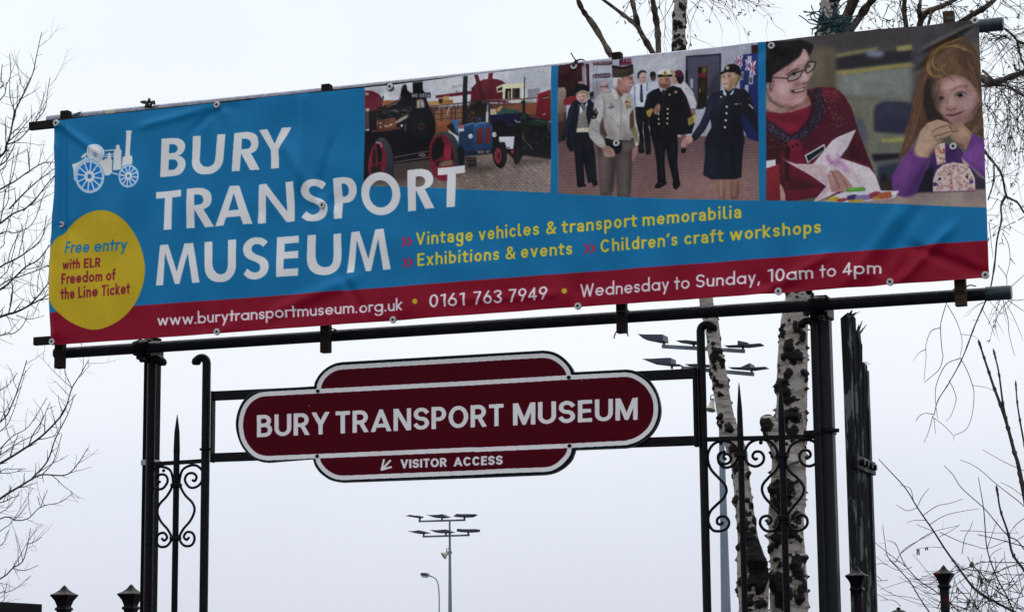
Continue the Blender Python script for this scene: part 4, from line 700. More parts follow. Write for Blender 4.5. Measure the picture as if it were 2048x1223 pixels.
# ---- title lettering
LN = [6]
def let(T, pts, *holes): B.T = T; B.poly(W2, pts, lab=LN[0], holes=holes)
TA, TB, TC = (300, 240, 6.4), (300, 370, 5.825), (600, 320, 5.097)
let(TA, '162 245 320 235 360 236 390 245 420 262 440 285 452 308 455 335 452 362 440 390 424 415 405 435 380 450 355 458 390 463 415 475 435 493 448 515 455 545 456 575 451 603 440 630 425 656 405 680 380 697 350 708 290 718 133 733', '255 315 295 312 318 314 340 326 353 342 358 362 355 382 345 402 330 415 312 422 250 430', '243 510 295 504 318 508 340 522 353 542 357 565 352 588 340 610 322 627 300 635 237 641')
let(TA, '557 212 662 206 642 500 643 524 650 548 663 570 682 587 705 599 730 603 760 602 788 592 810 577 827 556 838 530 845 500 868 187 972 183 947 510 940 548 925 582 905 614 880 642 848 667 812 686 766 697 720 700 678 699 640 690 607 673 580 650 560 623 548 592 540 560 540 525')
let(TA, '1087 175 1200 158 1250 154 1288 157 1322 167 1350 183 1371 207 1384 236 1389 270 1388 308 1380 340 1366 370 1345 394 1320 412 1290 425 1400 632 1282 640 1172 430 1153 655 1052 658', '1184 243 1225 241 1248 244 1270 254 1285 272 1293 297 1292 325 1284 346 1270 362 1250 371 1178 380')
let(TA, '1403 135 1512 122 1605 310 1693 100 1810 92 1660 385 1663 620 1562 628 1557 387')
LN[0] = 8
let(TB, '77 85 373 57 375 137 267 148 262 520 170 526 178 152 77 163')
let(TB, '443 50 560 39 600 38 635 42 665 52 692 68 711 90 723 118 728 150 726 185 717 216 702 240 680 260 655 275 632 285 742 482 640 491 530 290 523 500 432 507', '533 118 572 115 595 118 616 129 630 148 635 172 632 195 622 212 606 225 585 232 531 240')
let(TB, '935 13 1047 8 1202 452 1095 460 1060 367 888 378 857 470 757 482', '983 95 1042 288 920 298')
let(TB, '1267 -6 1361 -13 1603 310 1590 -29 1684 -38 1692 200 1688 425 1592 433 1358 115 1352 443 1260 452')
let(TC, '262 240 243 221 220 208 193 199 165 197 131 200 100 211 72 228 50 250 33 276 22 305 22 336 30 365 49 390 75 410 112 428 150 442 178 456 198 472 208 492 207 512 198 530 182 546 160 556 140 560 118 556 98 547 82 534 68 520 20 580 38 599 60 613 88 624 120 630 160 629 200 619 230 603 256 580 273 551 283 520 285 490 280 458 269 436 252 417 228 402 200 390 168 380 143 369 124 355 112 337 105 312 112 293 126 278 143 270 162 267 180 271 200 282 217 297')
let(TC, '343 190 420 179 452 178 490 180 525 190 551 210 570 240 579 268 582 300 579 332 570 362 555 388 535 410 513 424 490 432 435 438 432 597 350 602', '428 245 446 242 462 244 480 254 493 275 499 305 496 332 487 352 474 364 458 370 433 373')
let(TC, [(828+200*math.cos(t)+3*math.sin(t), 346+218.5*math.sin(t)) for t in np.linspace(0, 6.2832, 60)[:-1]], [(828+117.5*math.cos(t), 347.5+137.5*math.sin(t)) for t in np.linspace(0, 6.2832, 50)[:-1]])
let(TC, '1103 108 1205 95 1240 93 1278 97 1312 109 1335 128 1351 152 1360 178 1363 206 1360 230 1351 252 1337 270 1318 283 1282 300 1380 492 1285 502 1190 310 1188 517 1105 525', '1187 175 1225 169 1246 172 1266 182 1279 198 1283 220 1279 243 1268 260 1251 271 1230 276 1187 280')
let(TC, '1405 82 1683 55 1683 130 1590 140 1587 478 1502 487 1502 148 1407 155')
LN[0] = 9
let(TB, '128 703 224 695 322 1010 408 682 505 675 587 1135 503 1142 445 795 355 1152 302 1156 188 795 163 1165 77 1172')
let(TB, '634 662 728 656 735 890 740 945 750 977 765 1003 785 1024 807 1037 830 1042 856 1039 880 1030 898 1013 910 990 917 960 920 925 917 642 1013 635 1015 930 1011 974 1000 1012 983 1046 960 1076 932 1101 900 1119 862 1130 820 1133 778 1129 740 1119 708 1099 680 1072 662 1038 650 1002 644 960 641 915')
let(TB, '1373 662 1353 641 1330 625 1302 614 1270 608 1235 608 1200 615 1168 630 1140 650 1118 676 1102 706 1094 735 1095 768 1102 798 1116 826 1136 848 1162 866 1195 881 1230 893 1256 905 1277 921 1289 940 1293 962 1290 983 1280 1000 1264 1013 1245 1020 1219 1020 1193 1011 1166 995 1143 975 1100 1040 1118 1062 1142 1081 1172 1095 1205 1102 1244 1100 1282 1091 1317 1076 1346 1054 1370 1024 1385 990 1391 960 1389 928 1381 898 1366 871 1342 851 1311 834 1275 820 1240 807 1217 793 1200 775 1191 757 1190 738 1195 719 1206 704 1222 693 1242 687 1262 687 1282 692 1302 703 1320 720')
let(TB, '1478 607 1745 592 1745 675 1572 685 1575 780 1740 769 1740 855 1570 862 1565 982 1740 972 1738 1058 1478 1073')
let(TC, '90 770 173 765 168 970 171 1007 180 1040 195 1065 215 1081 234 1090 256 1093 280 1091 302 1083 321 1068 335 1046 342 1015 345 980 348 757 425 748 426 970 421 1025 410 1070 391 1106 365 1135 330 1158 290 1171 245 1176 200 1172 162 1160 130 1140 107 1112 92 1080 84 1043 82 1000')
let(TC, '530 737 613 727 700 1010 777 710 862 702 927 1112 850 1120 807 805 725 1130 675 1135 583 815 555 1145 480 1153')
# ---- small lettering
B.T = (0, 0, 1.)
Y2 = 'c2ac22'
B.text('www.burytransportmuseum.org.uk', (316.5, 651.7), (806, 620.2), 23.4, W2, w=.135, xh=.66, lab=STRAP, gap=.1)
B.words((('0161', 860.6, 930.9), ('763', 948.3, 1005.2), ('7949', 1018.1, 1097.3)), (860.6, 615.4), (1097.3, 599), 26.2, W2, w=.13, gap=.13)
B.words((('Wednesday', 1160.6, 1339), ('to', 1350, 1380), ('Sunday,', 1392.8, 1519.7), ('10am', 1535.6, 1627.6), ('to', 1641.3, 1673.5), ('4pm', 1686.5, 1761.9)), (1160.6, 594.3), (1761.5, 546.4), 26.2, W2, w=.13, xh=.66, gap=.12)
for x, y in ((831.5, 603), (1130, 582)): B.ell('c8b020', x, y, 5.2, 5.4)
VK = dict(w=.155, xh=.72, st='V', gap=.16)
B.words((('Vintage', 833.4, 945.6), ('vehicles', 956.9, 1079.5), ('&', 1093.3, 1112.8), ('transport', 1124.7, 1274.3), ('memorabilia', 1285.7, 1482.8)), (833.4, 491.2), (1482.8, 435.9), 25.6, Y2, **VK)
B.words((('Exhibitions', 835.9, 999.3), ('&', 1012.3, 1032.2), ('events', 1043.6, 1145.6)), (836, 532.4), (1145.6, 509), 25.2, Y2, **VK)
B.words((("Children's", 1201.5, 1356.5), ('craft', 1370, 1446.9), ('workshops', 1460.3, 1642.2)), (1201.5, 505.2), (1642.2, 465.6), 25.6, Y2, **VK)
B.T = (800, 420, 4.876)
for dx, dy in ((0, 0), (5, 203)):
    for s_ in ('25 272 47 266 73 310 45 360 22 362 48 312', '75 268 98 264 128 305 100 352 77 356 104 306'):
        v = np.array([float(z) for z in s_.split()]).reshape(-1, 2)+(dx, dy); B.poly('cc1038', v)
B.T = (1160, 390, 4.096)
for s_ in ('32 405 50 402 82 440 52 482 33 484 60 443', '80 402 100 400 132 437 103 478 82 480 110 440'): B.poly('cc1038', s_)
# ------------------------------------------------------------------ station-style sign print
S = Ras(455, 690, 885, 285); S.img[:] = hx('460614'); S.T = (0, 0, 1.)
WS = 'b2c4d8'
# sign print: white border, lettering, arrow
def CP(s, ox, k=3.822, oy=680):
    v = np.array([float(z) for z in s.split()]).reshape(-1, 2); return [tuple(q) for q in v/k+np.array([ox, oy])]
def chain(*c):
    o = []
    for s_, ox in c: q_ = CP(s_, ox); o += [tuple(z) for z in (spl(q_, 5) if len(q_) > 3 else q_)]
    return o
OUT = chain(('295 375 680 350', 450), ('684 326 696 300 722 260 760 222 805 192 850 174 900 165', 450), ('710 77 760 82 812 98 865 132 910 178 936 215 948 243', 900), ('952 242 1345 222', 900), ('1350 222 1402 230 1460 256 1520 302 1565 360 1598 440 1613 530 1602 610 1570 680 1522 740 1450 790 1395 815 1345 825', 900), ('1340 825 958 840', 900), ('954 858 930 915 880 968 820 1005 770 1022 720 1030', 900), ('715 1030 200 1051', 900), ('900 1087 850 1080 795 1062 730 1015 690 962 672 910', 450), ('668 908 335 935', 450), ('330 935 275 928 215 900 150 842 105 760 82 660 90 570 120 490 165 432 225 395 295 375', 450))
WB = 8.8
MAIN = chain(('340 408 1900 326', 450), ('910 283 1335 262', 900), ('1340 262 1385 268 1436 290 1495 332 1540 392 1566 455 1574 530 1563 600 1530 670 1480 722 1420 760 1345 783', 900), ('910 805 200 835', 900), ('1900 833 700 885 325 900', 450), ('320 900 268 890 220 865 170 812 136 745 121 660 128 580 152 512 190 462 240 428 285 413 340 408', 450))
TOPL = chain(('717 376 722 340 745 292 790 246 845 216 900 205', 450), ('905 205 1900 148', 450), ('400 134 705 117', 900), ('710 117 765 124 815 146 865 186 898 232 912 283', 900))
BOTL = chain(('705 886 716 930 745 975 790 1015 845 1042 900 1050', 450), ('905 1050 1900 1010', 450), ('400 998 715 987', 900), ('720 987 775 978 830 948 880 900 908 855 916 805', 900))
FACE = '4e0210'; S.img[:] = hx('06060c')
for L_ in (MAIN, TOPL, BOTL): S.poly(FACE, L_)
S.line(WS, MAIN, WB, lab=2); S.line(WS, TOPL, WB, lab=2); S.line(WS, BOTL, WB, lab=2)
NL[0] = 10; S.words((('BURY', 513.6, 658.3), ('TRANSPORT', 671, 1007.3), ('MUSEUM', 1026, 1275.5)), (513.6, 873.6), (1275.5, 838.4), 44, WS, w=.170, gap=.10)
S.text('VISITOR', (801.4, 936), (893.5, 932.2), 17.6, WS, w=.2, gap=.1, lab=4); S.text('ACCESS', (907.3, 931.8), (1005.2, 928), 18, WS, w=.2, gap=.1, lab=5)
S.line(WS, CP('1262 920 1203 982', 450), 4, lab=6); S.line(WS, CP('1214 914 1197 988 1268 968', 450), 3.8, lab=6)
for q in CP('642 500 1000 560', 450)+CP('1008 306 250 576', 900): S.ell('a0a8b0', *q, .9, 1.1)
for i in range(90):
    x, y = 490+810*rng.random(), 720+220*rng.random(); S.line('6a3038', [(x, y), (x+rng.normal(0, 2), y+3+rng.random()*4)], .7, a=.35)
S.grain(455, 690, 1340, 975, .03, .8)

def printmat(name, rough, spec, bump):
    m = bpy.data.materials.new(name); m.use_nodes = True; t = m.node_tree; b = t.nodes['Principled BSDF']
    at = t.nodes.new('ShaderNodeAttribute'); at.attribute_name = 'Col'
    n = t.nodes.new('ShaderNodeTexNoise'); n.inputs['Scale'].default_value = 7; n.inputs['Detail'].default_value = 6
    co = t.nodes.new('ShaderNodeTexCoord'); t.links.new(co.outputs['Object'], n.inputs['Vector'])
    r = t.nodes.new('ShaderNodeMapRange'); r.inputs[3].default_value = .86; r.inputs[4].default_value = 1.12; t.links.new(n.outputs[0], r.inputs[0])
    v = t.nodes.new('ShaderNodeVectorMath'); v.operation = 'SCALE'; t.links.new(at.outputs['Color'], v.inputs[0]); t.links.new(r.outputs[0], v.inputs['Scale'])
    t.links.new(v.outputs[0], b.inputs['Base Color']); b.inputs['Roughness'].default_value = rough; b.inputs['Specular IOR Level'].default_value = spec
    n2 = t.nodes.new('ShaderNodeTexNoise'); n2.inputs['Scale'].default_value = 260; t.links.new(co.outputs['Object'], n2.inputs['Vector'])
    bp = t.nodes.new('ShaderNodeBump'); bp.inputs['Strength'].default_value = bump; bp.inputs['Distance'].default_value = .002
    t.links.new(n2.outputs[0], bp.inputs['Height']); t.links.new(bp.outputs[0], b.inputs['Normal'])
    return m
VINYL = printmat('printed vinyl', .5, .14, 0); ENAMEL = printmat('printed sign face', .4, .05, .01)
VBACK = mat('vinyl back', (.55, .55, .56), .6, var=.08)
EF = .405
def sample(ras, px):
    x = np.clip(px[..., 0]-ras.x0-.5, 0, ras.w-1.001); y = np.clip(px[..., 1]-ras.y0-.5, 0, ras.h-1.001)
    i, j = x.astype(int), y.astype(int); fx, fy = (x-i)[..., None], (y-j)[..., None]; I = ras.img
    c = (I[j, i]*(1-fx)+I[j, i+1]*fx)*(1-fy)+(I[j+1, i]*(1-fx)+I[j+1, i+1]*fx)*fy
    return c, ras.lab[np.clip(np.round(y).astype(int), 0, ras.h-1), np.clip(np.round(x).astype(int), 0, ras.w-1)]
def carried(grid, col, flab, keep, names, material, parent):
    """grid (nv,nu,3) surface points; one mesh per printed part, all lying in the same surface without overlap"""
    nv, nu, _ = grid.shape; idx = np.arange(nv*nu).reshape(nv, nu)
    quads = np.stack([idx[:-1, :-1], idx[:-1, 1:], idx[1:, 1:], idx[1:, :-1]], -1).reshape(-1, 4)
    fl = flab.reshape(-1); kp = keep.reshape(-1); V = grid.reshape(-1, 3)-np.array(parent.location); C = col.reshape(-1, 3); out = {}
    for k, nm in names.items():
        q = quads[(fl == k) & kp]
        if not len(q): continue
        u, inv = np.unique(q, return_inverse=True); inv = inv.reshape(-1)
        me = bpy.data.meshes.new(nm); me.vertices.add(len(u)); me.vertices.foreach_set('co', V[u].astype(np.float32).ravel())
        me.loops.add(len(inv)); me.loops.foreach_set('vertex_index', inv.astype(np.int32))
        me.polygons.add(len(q)); me.polygons.foreach_set('loop_start', (np.arange(len(q))*4).astype(np.int32))
        try: me.polygons.foreach_set('loop_total', np.full(len(q), 4, np.int32))
        except Exception: pass
        me.update(calc_edges=True)
        a = me.color_attributes.new('Col', 'FLOAT_COLOR', 'POINT'); a.data.foreach_set('color', np.c_[C[u], np.ones(len(u))].astype(np.float32).ravel())
        me.materials.append(material); o = bpy.data.objects.new(nm, me); COL.objects.link(o); o.parent = parent; out.setdefault(k, o)
    return out
# ================================================================== ground
tag(MB().box((-3000, -3000, -.4), (3000, 3000, 0)).build('ground', mat('tarmac', (.055, .055, .058), .9, var=.3, vscale=3, bump=.4)), kind='structure')
# ================================================================== banner
def curve(s, swap):                     # traced edge -> function of 0..1 on the banner plane
    v = np.array([float(z) for z in s.split()]).reshape(-1, 2); w = np.array([P(x, y) for x, y in v])[:, [0, 2]]
    t = np.r_[0, np.cumsum(np.linalg.norm(np.diff(w, axis=0), axis=1))]; t /= t[-1]
    return lambda u: np.stack([np.interp(u, t, w[:, i]) for i in (0, 1)], -1)
LE = curve('108 241.5 110.5 290 112.5 340 113 390 110 440 104.5 480 101.5 530 101 590 102 640 103.5 690', 0)
RE = curve('1957 39.5 1960 110 1964 190 1968 280 1972 370 1975 450 1977 500 1978 554', 0)
TE = curve('108 241.5 300 221 440 206.5 580 191 735 176 880 159 1010 143 1117 131 1236 119.5 1380 103 1530 84 1640 71.5 1760 60 1860 51 1957 39.5', 0)
BE = curve('103.5 690 280 678 435 666.5 645 651.5 785 641 960 628 1155 613.5 1350 601 1558 586 1700 575.5 1780 568.5 1860 564 1978 554', 0)
NU, NV = 1880, 472
u = np.linspace(0, 1, NU)[None, :]; v = np.linspace(0, 1, NV)[:, None]
c00, c10, c01, c11 = TE(0.), TE(1.), BE(0.), BE(1.)
U2, V2 = u[..., None], v[..., None]
XZ = (1-V2)*TE(u)+V2*BE(u)+(1-U2)*LE(v)+U2*RE(v)-((1-U2)*(1-V2)*c00+U2*(1-V2)*c10+(1-U2)*V2*c01+U2*V2*c11)
px = PR(np.stack([XZ[..., 0], np.zeros(XZ.shape[:2]), XZ[..., 1]], -1))
EYE = [(115, 247.5), (435, 210.5), (780, 174), (1149, 133), (1543, 92), (1950, 41), (123.5, 449), (105.5, 683), (435, 663.5), (786, 639), (1156, 612), (1557, 582.5), (1780.5, 564), (1970.5, 549.5), (646, 411), (1234, 287), (1906.5, 293)]
EW = np.array([P(*q)[[0, 2]] for q in EYE])
def relief(X, Z):
    d = np.zeros_like(X); r2 = np.random.default_rng(3)
    for k in range(9):                   # slack between the fixings
        th = r2.normal(1.35, .5); fr = 2*np.pi/(.16+.5*r2.random()); ph_ = r2.random()*6.28
        d = d+.0016*np.sin((X*np.sin(th)*1.0+Z*np.cos(th))*fr+ph_+1.5*np.sin(X*1.7+k))*(.6+.4*np.sin(X*2.3+k*2))
    for (ex, ez) in EW:                  # creases running out of every eyelet
        dx, dz = X-ex, Z-ez; r = np.hypot(dx, dz)+1e-6; th = np.arctan2(dz, dx); k = r2.integers(3, 6); p0 = r2.random()*6.28
        d = d+.0048*np.exp(-r/.13)*np.cos(k*th+p0)*np.clip(r/.06, 0, 1)**2-.004*np.exp(-(r/.09)**2)
    def ridge(a, b, w, h):               # the larger creases seen in the photograph
        A, Bq = P(*a)[[0, 2]], P(*b)[[0, 2]]; t = Bq-A; L = np.hypot(*t); t = t/L
        s = (X-A[0])*t[0]+(Z-A[1])*t[1]; n = -(X-A[0])*t[1]+(Z-A[1])*t[0]
        return h*np.exp(-(n/w)**2)*np.exp(-np.clip(np.maximum(-s, s-L), 0, None)**2/(.05**2))
    for a, b, w, h in (((126, 260), (128, 470), .018, -.012), ((112, 300), (112, 660), .03, .012), ((500, 190), (520, 420), .03, -.008), ((575, 300), (640, 400), .03, .009), ((610, 200), (600, 360), .025, .008), ((1700, 560), (1790, 440), .030, .010), ((1745, 560), (1830, 430), .026, -.007), ((1820, 545), (1890, 470), .022, .012), ((1840, 500), (1960, 545), .02, -.010), ((1850, 130), (1950, 48), .012, -.010), ((1870, 90), (1945, 52), .010, .010), ((560, 620), (700, 560), .03, .010), ((690, 560), (720, 610), .02, -.008), ((300, 250), (430, 215), .02, .007), ((400, 250), (440, 215), .02, -.007), ((1500, 600), (1640, 520), .02, .007), ((900, 600), (1100, 590), .02, .005), ((120, 250), (190, 300), .018, .009), ((640, 380), (660, 300), .02, -.007), ((990, 520), (1000, 560), .05, .004)):
        d = d+ridge(a, b, w, h)
    return np.clip(d*1.25, -.024, .034)
D = relief(XZ[..., 0], XZ[..., 1])
G3 = np.stack([XZ[..., 0], -.006-np.maximum(D, -.004-.6*np.abs(D)), XZ[..., 1]], -1)
c, lb = sample(B, px)
tone = np.array([.685, .69, .68, .66, .71, .88, .88, .88]+[.84]*24)[lb][..., None]
alb = np.clip(lin(c*tone)/EF, .001, .88)
flab = lb[:-1, :-1]
banner = thing('banner', P(1040, 380), 'wide blue and red printed vinyl banner tied between two scaffold tubes', 'banner')
keep = np.ones(flab.shape, bool)
parts = carried(G3, alb, flab, keep, {SHEET: 'sheet', PH1: 'photo_panel', PH2: 'photo_panel', PH3: 'photo_panel', BADGE: 'badge', EMBLEM: 'emblem', **{k: 'lettering' for k in (6, 7, 8, 9, *range(10, 30))}}, VINYL, banner)
for k, s_ in ((PH1, 'printed picture of a black steam engine beside a blue tractor'), (PH2, 'printed picture of men and women in uniform'), (PH3, 'printed picture of a woman and a girl with a paper windmill'), (BADGE, 'round yellow badge with blue and dark red lettering'), (EMBLEM, 'white traction engine emblem'), (6, 'large white capitals, top line'), (8, 'large white capitals, middle line'), (9, 'large white capitals, bottom line'), (7, 'small white web address')):
    parts[k]['label'] = s_
st = (slice(None, None, 4), slice(None, None, 4))
bk = G3[st].copy(); bk = np.concatenate([bk, G3[::4, -1:]], 1); bk = np.concatenate([bk, np.concatenate([G3[-1:, ::4], G3[-1:, -1:]], 1)], 0); bk[..., 1] += .003
mb = MB(); n_v, n_u = bk.shape[:2]; mb.v = [tuple(q) for q in bk.reshape(-1, 3)]; mb.a = [0]*len(mb.v)
mb.f = [(j*n_u+i, j*n_u+i+1, (j+1)*n_u+i+1, (j+1)*n_u+i) for j in range(n_v-1) for i in range(n_u-1)]; mb.build('backing', VBACK, banner, smooth=True)
def ring(c, r0, r1, y0, y1, n=22):
    m = MB(); a = [[(c[0]+r*math.cos(t), y, c[2]+r*math.sin(t)) for t in np.linspace(0, 2*np.pi, n+1)[:-1]] for r, y in ((r0, y1), (r1, y1), (r1, (y0*.6+y1*.4)), (r1*.88, y0), (r0*1.2, y0), (r0, y0*.5+y1*.5))]
    b = 0
    m.quadstrip(a+[a[0]], cap=False); return m
RW = .0148
for i, q in enumerate(EYE):
    w = P(*q); dd = float(relief(np.array([w[0]]), np.array([w[2]]))[0]); ct = np.array([w[0], -.008-max(dd, -.01), w[2]])
    o = ring(ct, RW*.36, RW, ct[1]-.0045, ct[1]+.004).build('eyelet', ZINC, banner, smooth=True)
    b_ = MB().lathe((ct[0], ct[1], ct[2]), [(RW*.42, -.001), (RW*.42, .006)], 12, axis='Y'); sub(b_, 'bolt', BOLT, o)
# ================================================================== timber frame behind the banner
frame = thing('timber_frame', P(1040, 500, .05), 'dark timber frame of thin battens screwed up behind the blue banner', 'timber frame')
def hb(a, b, th):
    A, Bq = P(*a, .036), P(*b, .036); MB().beam(A, Bq, .024, th).build('rail', WOODH, frame, bevel=.002)
hb((60, 253), (1950, 53), .036); hb((69, 682.5), (1962, 545), .036); hb((112, 470), (1968, 300), .034)
for (x0, y0, x1, y1, w, m_) in ((128, 223, 124, 736, .040, WOOD), (650.5, 170, 655, 705, .039, WOOD), (1236, 106, 1243, 666, .039, WOOD), (1900, 24, 1920, 612, .042, WOODO)):
    A, Bq = P(x0, y0, .068), P(x1, y1, .068); Bq[0] = .5*(A[0]+Bq[0]); A[0] = Bq[0]
    MB().beam(A, Bq, w, .036, up=(0, 1, 0)).build('upright', m_, frame, bevel=.002)
# ================================================================== scaffold tubes
def tube_thing(a, b, Y, r, m_, label, sleeve):
    A, Bq = P(*a, Y), P(*b, Y); t = thing('scaffold_tube', A, label, 'scaffold tube', 'scaffold tubes carrying the banner')
    k = 40; pts = [A+(Bq-A)*i/k for i in range(k+1)]
    MB().tube(pts, r, 20).build('tube', m_, t, smooth=True)
    if sleeve:
        C_, w = sleeve; q = P(*C_, Y); d = (Bq-A)/np.linalg.norm(Bq-A); L = np.linalg.norm(Bq-q)
        MB().tube([q, q+d*L*.96, q+d*(L+.004), q+d*(L+.004)], [r*1.12, r*1.12, r*1.04, r*.8], 20).build('sleeve', BLUETUBE, t, smooth=True)
    return t, A, Bq
TY = .118
ut, uA, uB = tube_thing((97, 241.5), (2005, 48), TY, .0235, GALV, 'grey galvanised scaffold tube along the top edge of the blue banner', ((1935, 55), 1))
lt, lA, lB = tube_thing((111, 706.5), (2021, 584.5), TY, .0245, DARKTUBE, 'dark scaffold tube along the bottom edge of the blue banner', ((1972, 587.5), 1))
q = P(226, 229, TY); d = (uB-uA)/np.linalg.norm(uB-uA)
MB().tube([q-d*.022, q+d*.022], .0246, 18).build('tape_patch', mat('cream tape', (.42, .38, .26), .7, var=.2, vscale=40), ut, smooth=True)
# gate posts
def post(x0, x1, yt, m_, label, Y=.225, s=.056):
    ctr = P(.5*(x0+x1), 950, Y); top = P(.5*(x0+x1), yt, Y)[2]; t = thing('gate_post', (ctr[0], Y, 0), label, 'post', 'square gate posts under the banner')
    MB().box((ctr[0]-s/2, Y-s/2, 0), (ctr[0]+s/2, Y+s/2, top)).build('post', m_, t, bevel=.004); return t, ctr[0]
lp, lpx = post(285, 318, 676, POSTM, 'dark square steel post below the left end of the banner', s=.057)
rp, rpx = post(1640, 1674, 596, POSTG, 'grey square steel post below the right end of the banner beside the birch', s=.055)
def band(t, x, py, pxx, m_, s, Y=.225):
    z = P(pxx, py, Y)[2]; k = s/2+.004
    MB().box((x-k, Y-k, z-.012), (x+k, Y+k, z+.012)).build('clamp_band', m_, t, bevel=.002); return z
band(lp, lpx, 925, 302, mat('bright steel band', (.30, .31, .33), .4, .6), .057)
z = band(rp, rpx, 862, 1655, IRON, .055)
MB().tube([(rpx+.01, .19, z), (rpx+.055, .19, z-.002)], .008, 10).build('clamp_bolt', IRON, rp, smooth=True)
# couplers
def coupler(pxx, py, x, label):
    c0 = P(pxx, py, TY); c0[0] = x
    t = thing('scaffold_coupler', c0, label, 'scaffold coupler', 'scaffold couplers joining tube and posts')
    d = (lB-lA)/np.linalg.norm(lB-lA); k = (x-lA[0])/d[0]; q = lA+d*k
    MB().tube([q-d*.034, q-d*.028, q+d*.028, q+d*.034], [.028, .033, .033, .028], 20).build('tube_jaw', IRON, t, smooth=True)
    MB().box((x-.036, TY+.02, q[2]-.045), (x+.036, .262, q[2]+.042)).build('post_jaw', IRON, t, bevel=.006)
    for dx, dz in ((-.025, .05), (.02, -.055), (.045, .01)):
        m_ = MB().lathe((x+dx, TY-.005, q[2]+dz), [(.007, -.02), (.007, .05)], 6, axis='Y').lathe((x+dx, TY-.02, q[2]+dz), [(.013, -.008), (.013, .006)], 6, axis='Y'); m_.build('bolt', IRON, t)
coupler(303, 690, lpx, 'rusty dark scaffold coupler on top of the left gate post'); coupler(1655, 607, rpx, 'dark scaffold coupler on top of the right gate post')
# ================================================================== ironwork
IY = .168
def T2(s, org, k):
    v = np.array([float(z) for z in s.split()]).reshape(-1, 2); return [P(org[0]+x/k, org[1]+y/k, IY) for x, y in v]
def scroll(t, pts, r=.0058): MB().tube(spl(pts, 6), [r*.75]+[r]*(len(spl(pts, 6))-2)+[r*.75], 8).build('scroll', IRON, t, smooth=True)
def bar(t, name, pxx, yt, r, m_=IRON, n=10, spear=None):
    q = P(*pxx, IY); top = P(pxx[0], yt, IY)[2]; x = q[0]; zs = [0, top] if not spear else [0, top-spear, top-spear*.95, top-spear*.45, top-.02, top]
    rr = [r, r] if not spear else [r, r, r*1.06, r*.85, r*.3, r*.08]
    return MB().tube([(x, IY, z) for z in zs], rr, n, ref=(1, 0, 0)).build(name, m_, t, smooth=True), x
def curl(t, pxx, ytop, side, r, m_=IRON):
    x = P(*pxx, IY)[0]; zt = P(pxx[0], ytop, IY)[2]-r; R_ = .026
    pts = [(x, IY, 0), (x, IY, zt-R_)]+[(x+side*(R_-R_*math.cos(a)), IY, zt-R_+R_*math.sin(a)) for a in np.radians(np.arange(25, 205, 18))]
    rr = [r]*len(pts); rr[-1] = r*.8; rr[-2] = r*1.1; rr[-3] = r*1.15
    MB().tube(pts, rr, 12).build('upright', m_, t, smooth=True); return x
il = thing('ironwork_panel', P(352, 1000, IY)*np.array([1, 1, 0]), 'narrow black wrought iron scroll panel with one spear, left of the maroon sign', 'iron panel', 'scrolled iron side panels of the gateway')
xl = curl(il, (300, 950), 710, 1, .019); xr = curl(il, (410.5, 950), 706, -1, .0185)
sb, xs = bar(il, 'spear_bar', (352, 1000), 828, .0135, spear=.17)
MB().beam((xl, IY, P(315, 927, IY)[2]), (xr, IY, P(405, 921, IY)[2]), .014, .017).build('rail', IRON, il)
o5 = (250, 680); k5 = 2.2516
def mirror(pts, x): return [np.array([2*x-q[0], q[1], q[2]]) for q in pts]
sR = T2('302 628 315 632 322 612 305 597 280 603 270 630 290 660 320 660 345 635 348 590 325 565 295 563 262 580 249 612 247 650 270 695 303 730 313 765 295 810 262 850 245 890 265 922 298 922 313 895 305 868 280 862 265 882 277 897 290 885', o5, k5)
scroll(il, sR); scroll(il, mirror(sR, xs))
for y in (652, 890):
    c0 = P(o5[0]+233/k5, o5[1]+y/k5, IY); MB().box((xs-.021, IY-.017, c0[2]-.008), (xs+.021, IY+.017, c0[2]+.008)).build('collar', IRON, il, bevel=.003)
MB().lathe((xr, IY, P(408, 898, IY)[2]), [(.016, -.006), (.026, -.004), (.026, .004), (.016, .006)], 14).build('collar', IRON, il, smooth=True)
for x, y in ((174, 586), (295, 550)): c0 = P(o5[0]+x/k5, o5[1]+y/k5, IY); MB().lathe((c0[0], IY, c0[2]), [(.001, -.008), (.007, -.004), (.007, .004), (.001, .008)], 10).build('stud', IRON, il, smooth=True)
ir = thing('ironwork_panel', P(1500, 1000, IY)*np.array([1, 1, 0]), 'wide black wrought iron scroll panel with two spears in front of the birch trunks', 'iron panel', 'scrolled iron side panels of the gateway')
yl = curl(ir, (1408, 950), 640, 1, .0175, IRONRED); yr = curl(ir, (1637.5, 950), 631, -1, .0155, IRONRED)
_, b1x = bar(ir, 'spear_bar', (1484, 1000), 764, .0125, spear=.24); _, b2x = bar(ir, 'spear_bar', (1567.5, 1000), 765, .0135, spear=.2)
MB().beam((yl, IY, P(1412, 878, IY)[2]), (yr, IY, P(1640, 872, IY)[2]), .014, .0175).build('rail', IRON, ir)
c0 = P(1625, 866, IY); MB().box((c0[0]-.033, IY-.016, c0[2]-.011), (c0[0]+.032, IY-.008, c0[2]+.011)).build('bracket_plate', IRON, ir, bevel=.002)
for dx in (-.012, .02): MB().lathe((c0[0]+dx, IY-.02, c0[2]), [(.007, -.004), (.007, .006)], 6, axis='Y').build('stud', IRON, ir)
o6 = (1360, 850); k6 = 3.279
scroll(ir, T2('305 222 288 214 292 190 318 190 336 215 320 245 288 252 256 236 250 200 270 176 300 172', o6, k6))
s1 = T2('185 590 188 640 215 685 260 692 305 675 322 640 308 605 275 594 246 612 245 640 268 648 284 630', o6, k6)
s0 = T2('300 172 275 178 252 205 256 245 290 275 335 268 370 232 382 185 360 135 315 106 260 104 212 130 185 180 184 235 205 290 250 340 292 385 305 430 285 475 245 515 205 555 187 595', o6, k6)
scroll(ir, s0+s1[1:])
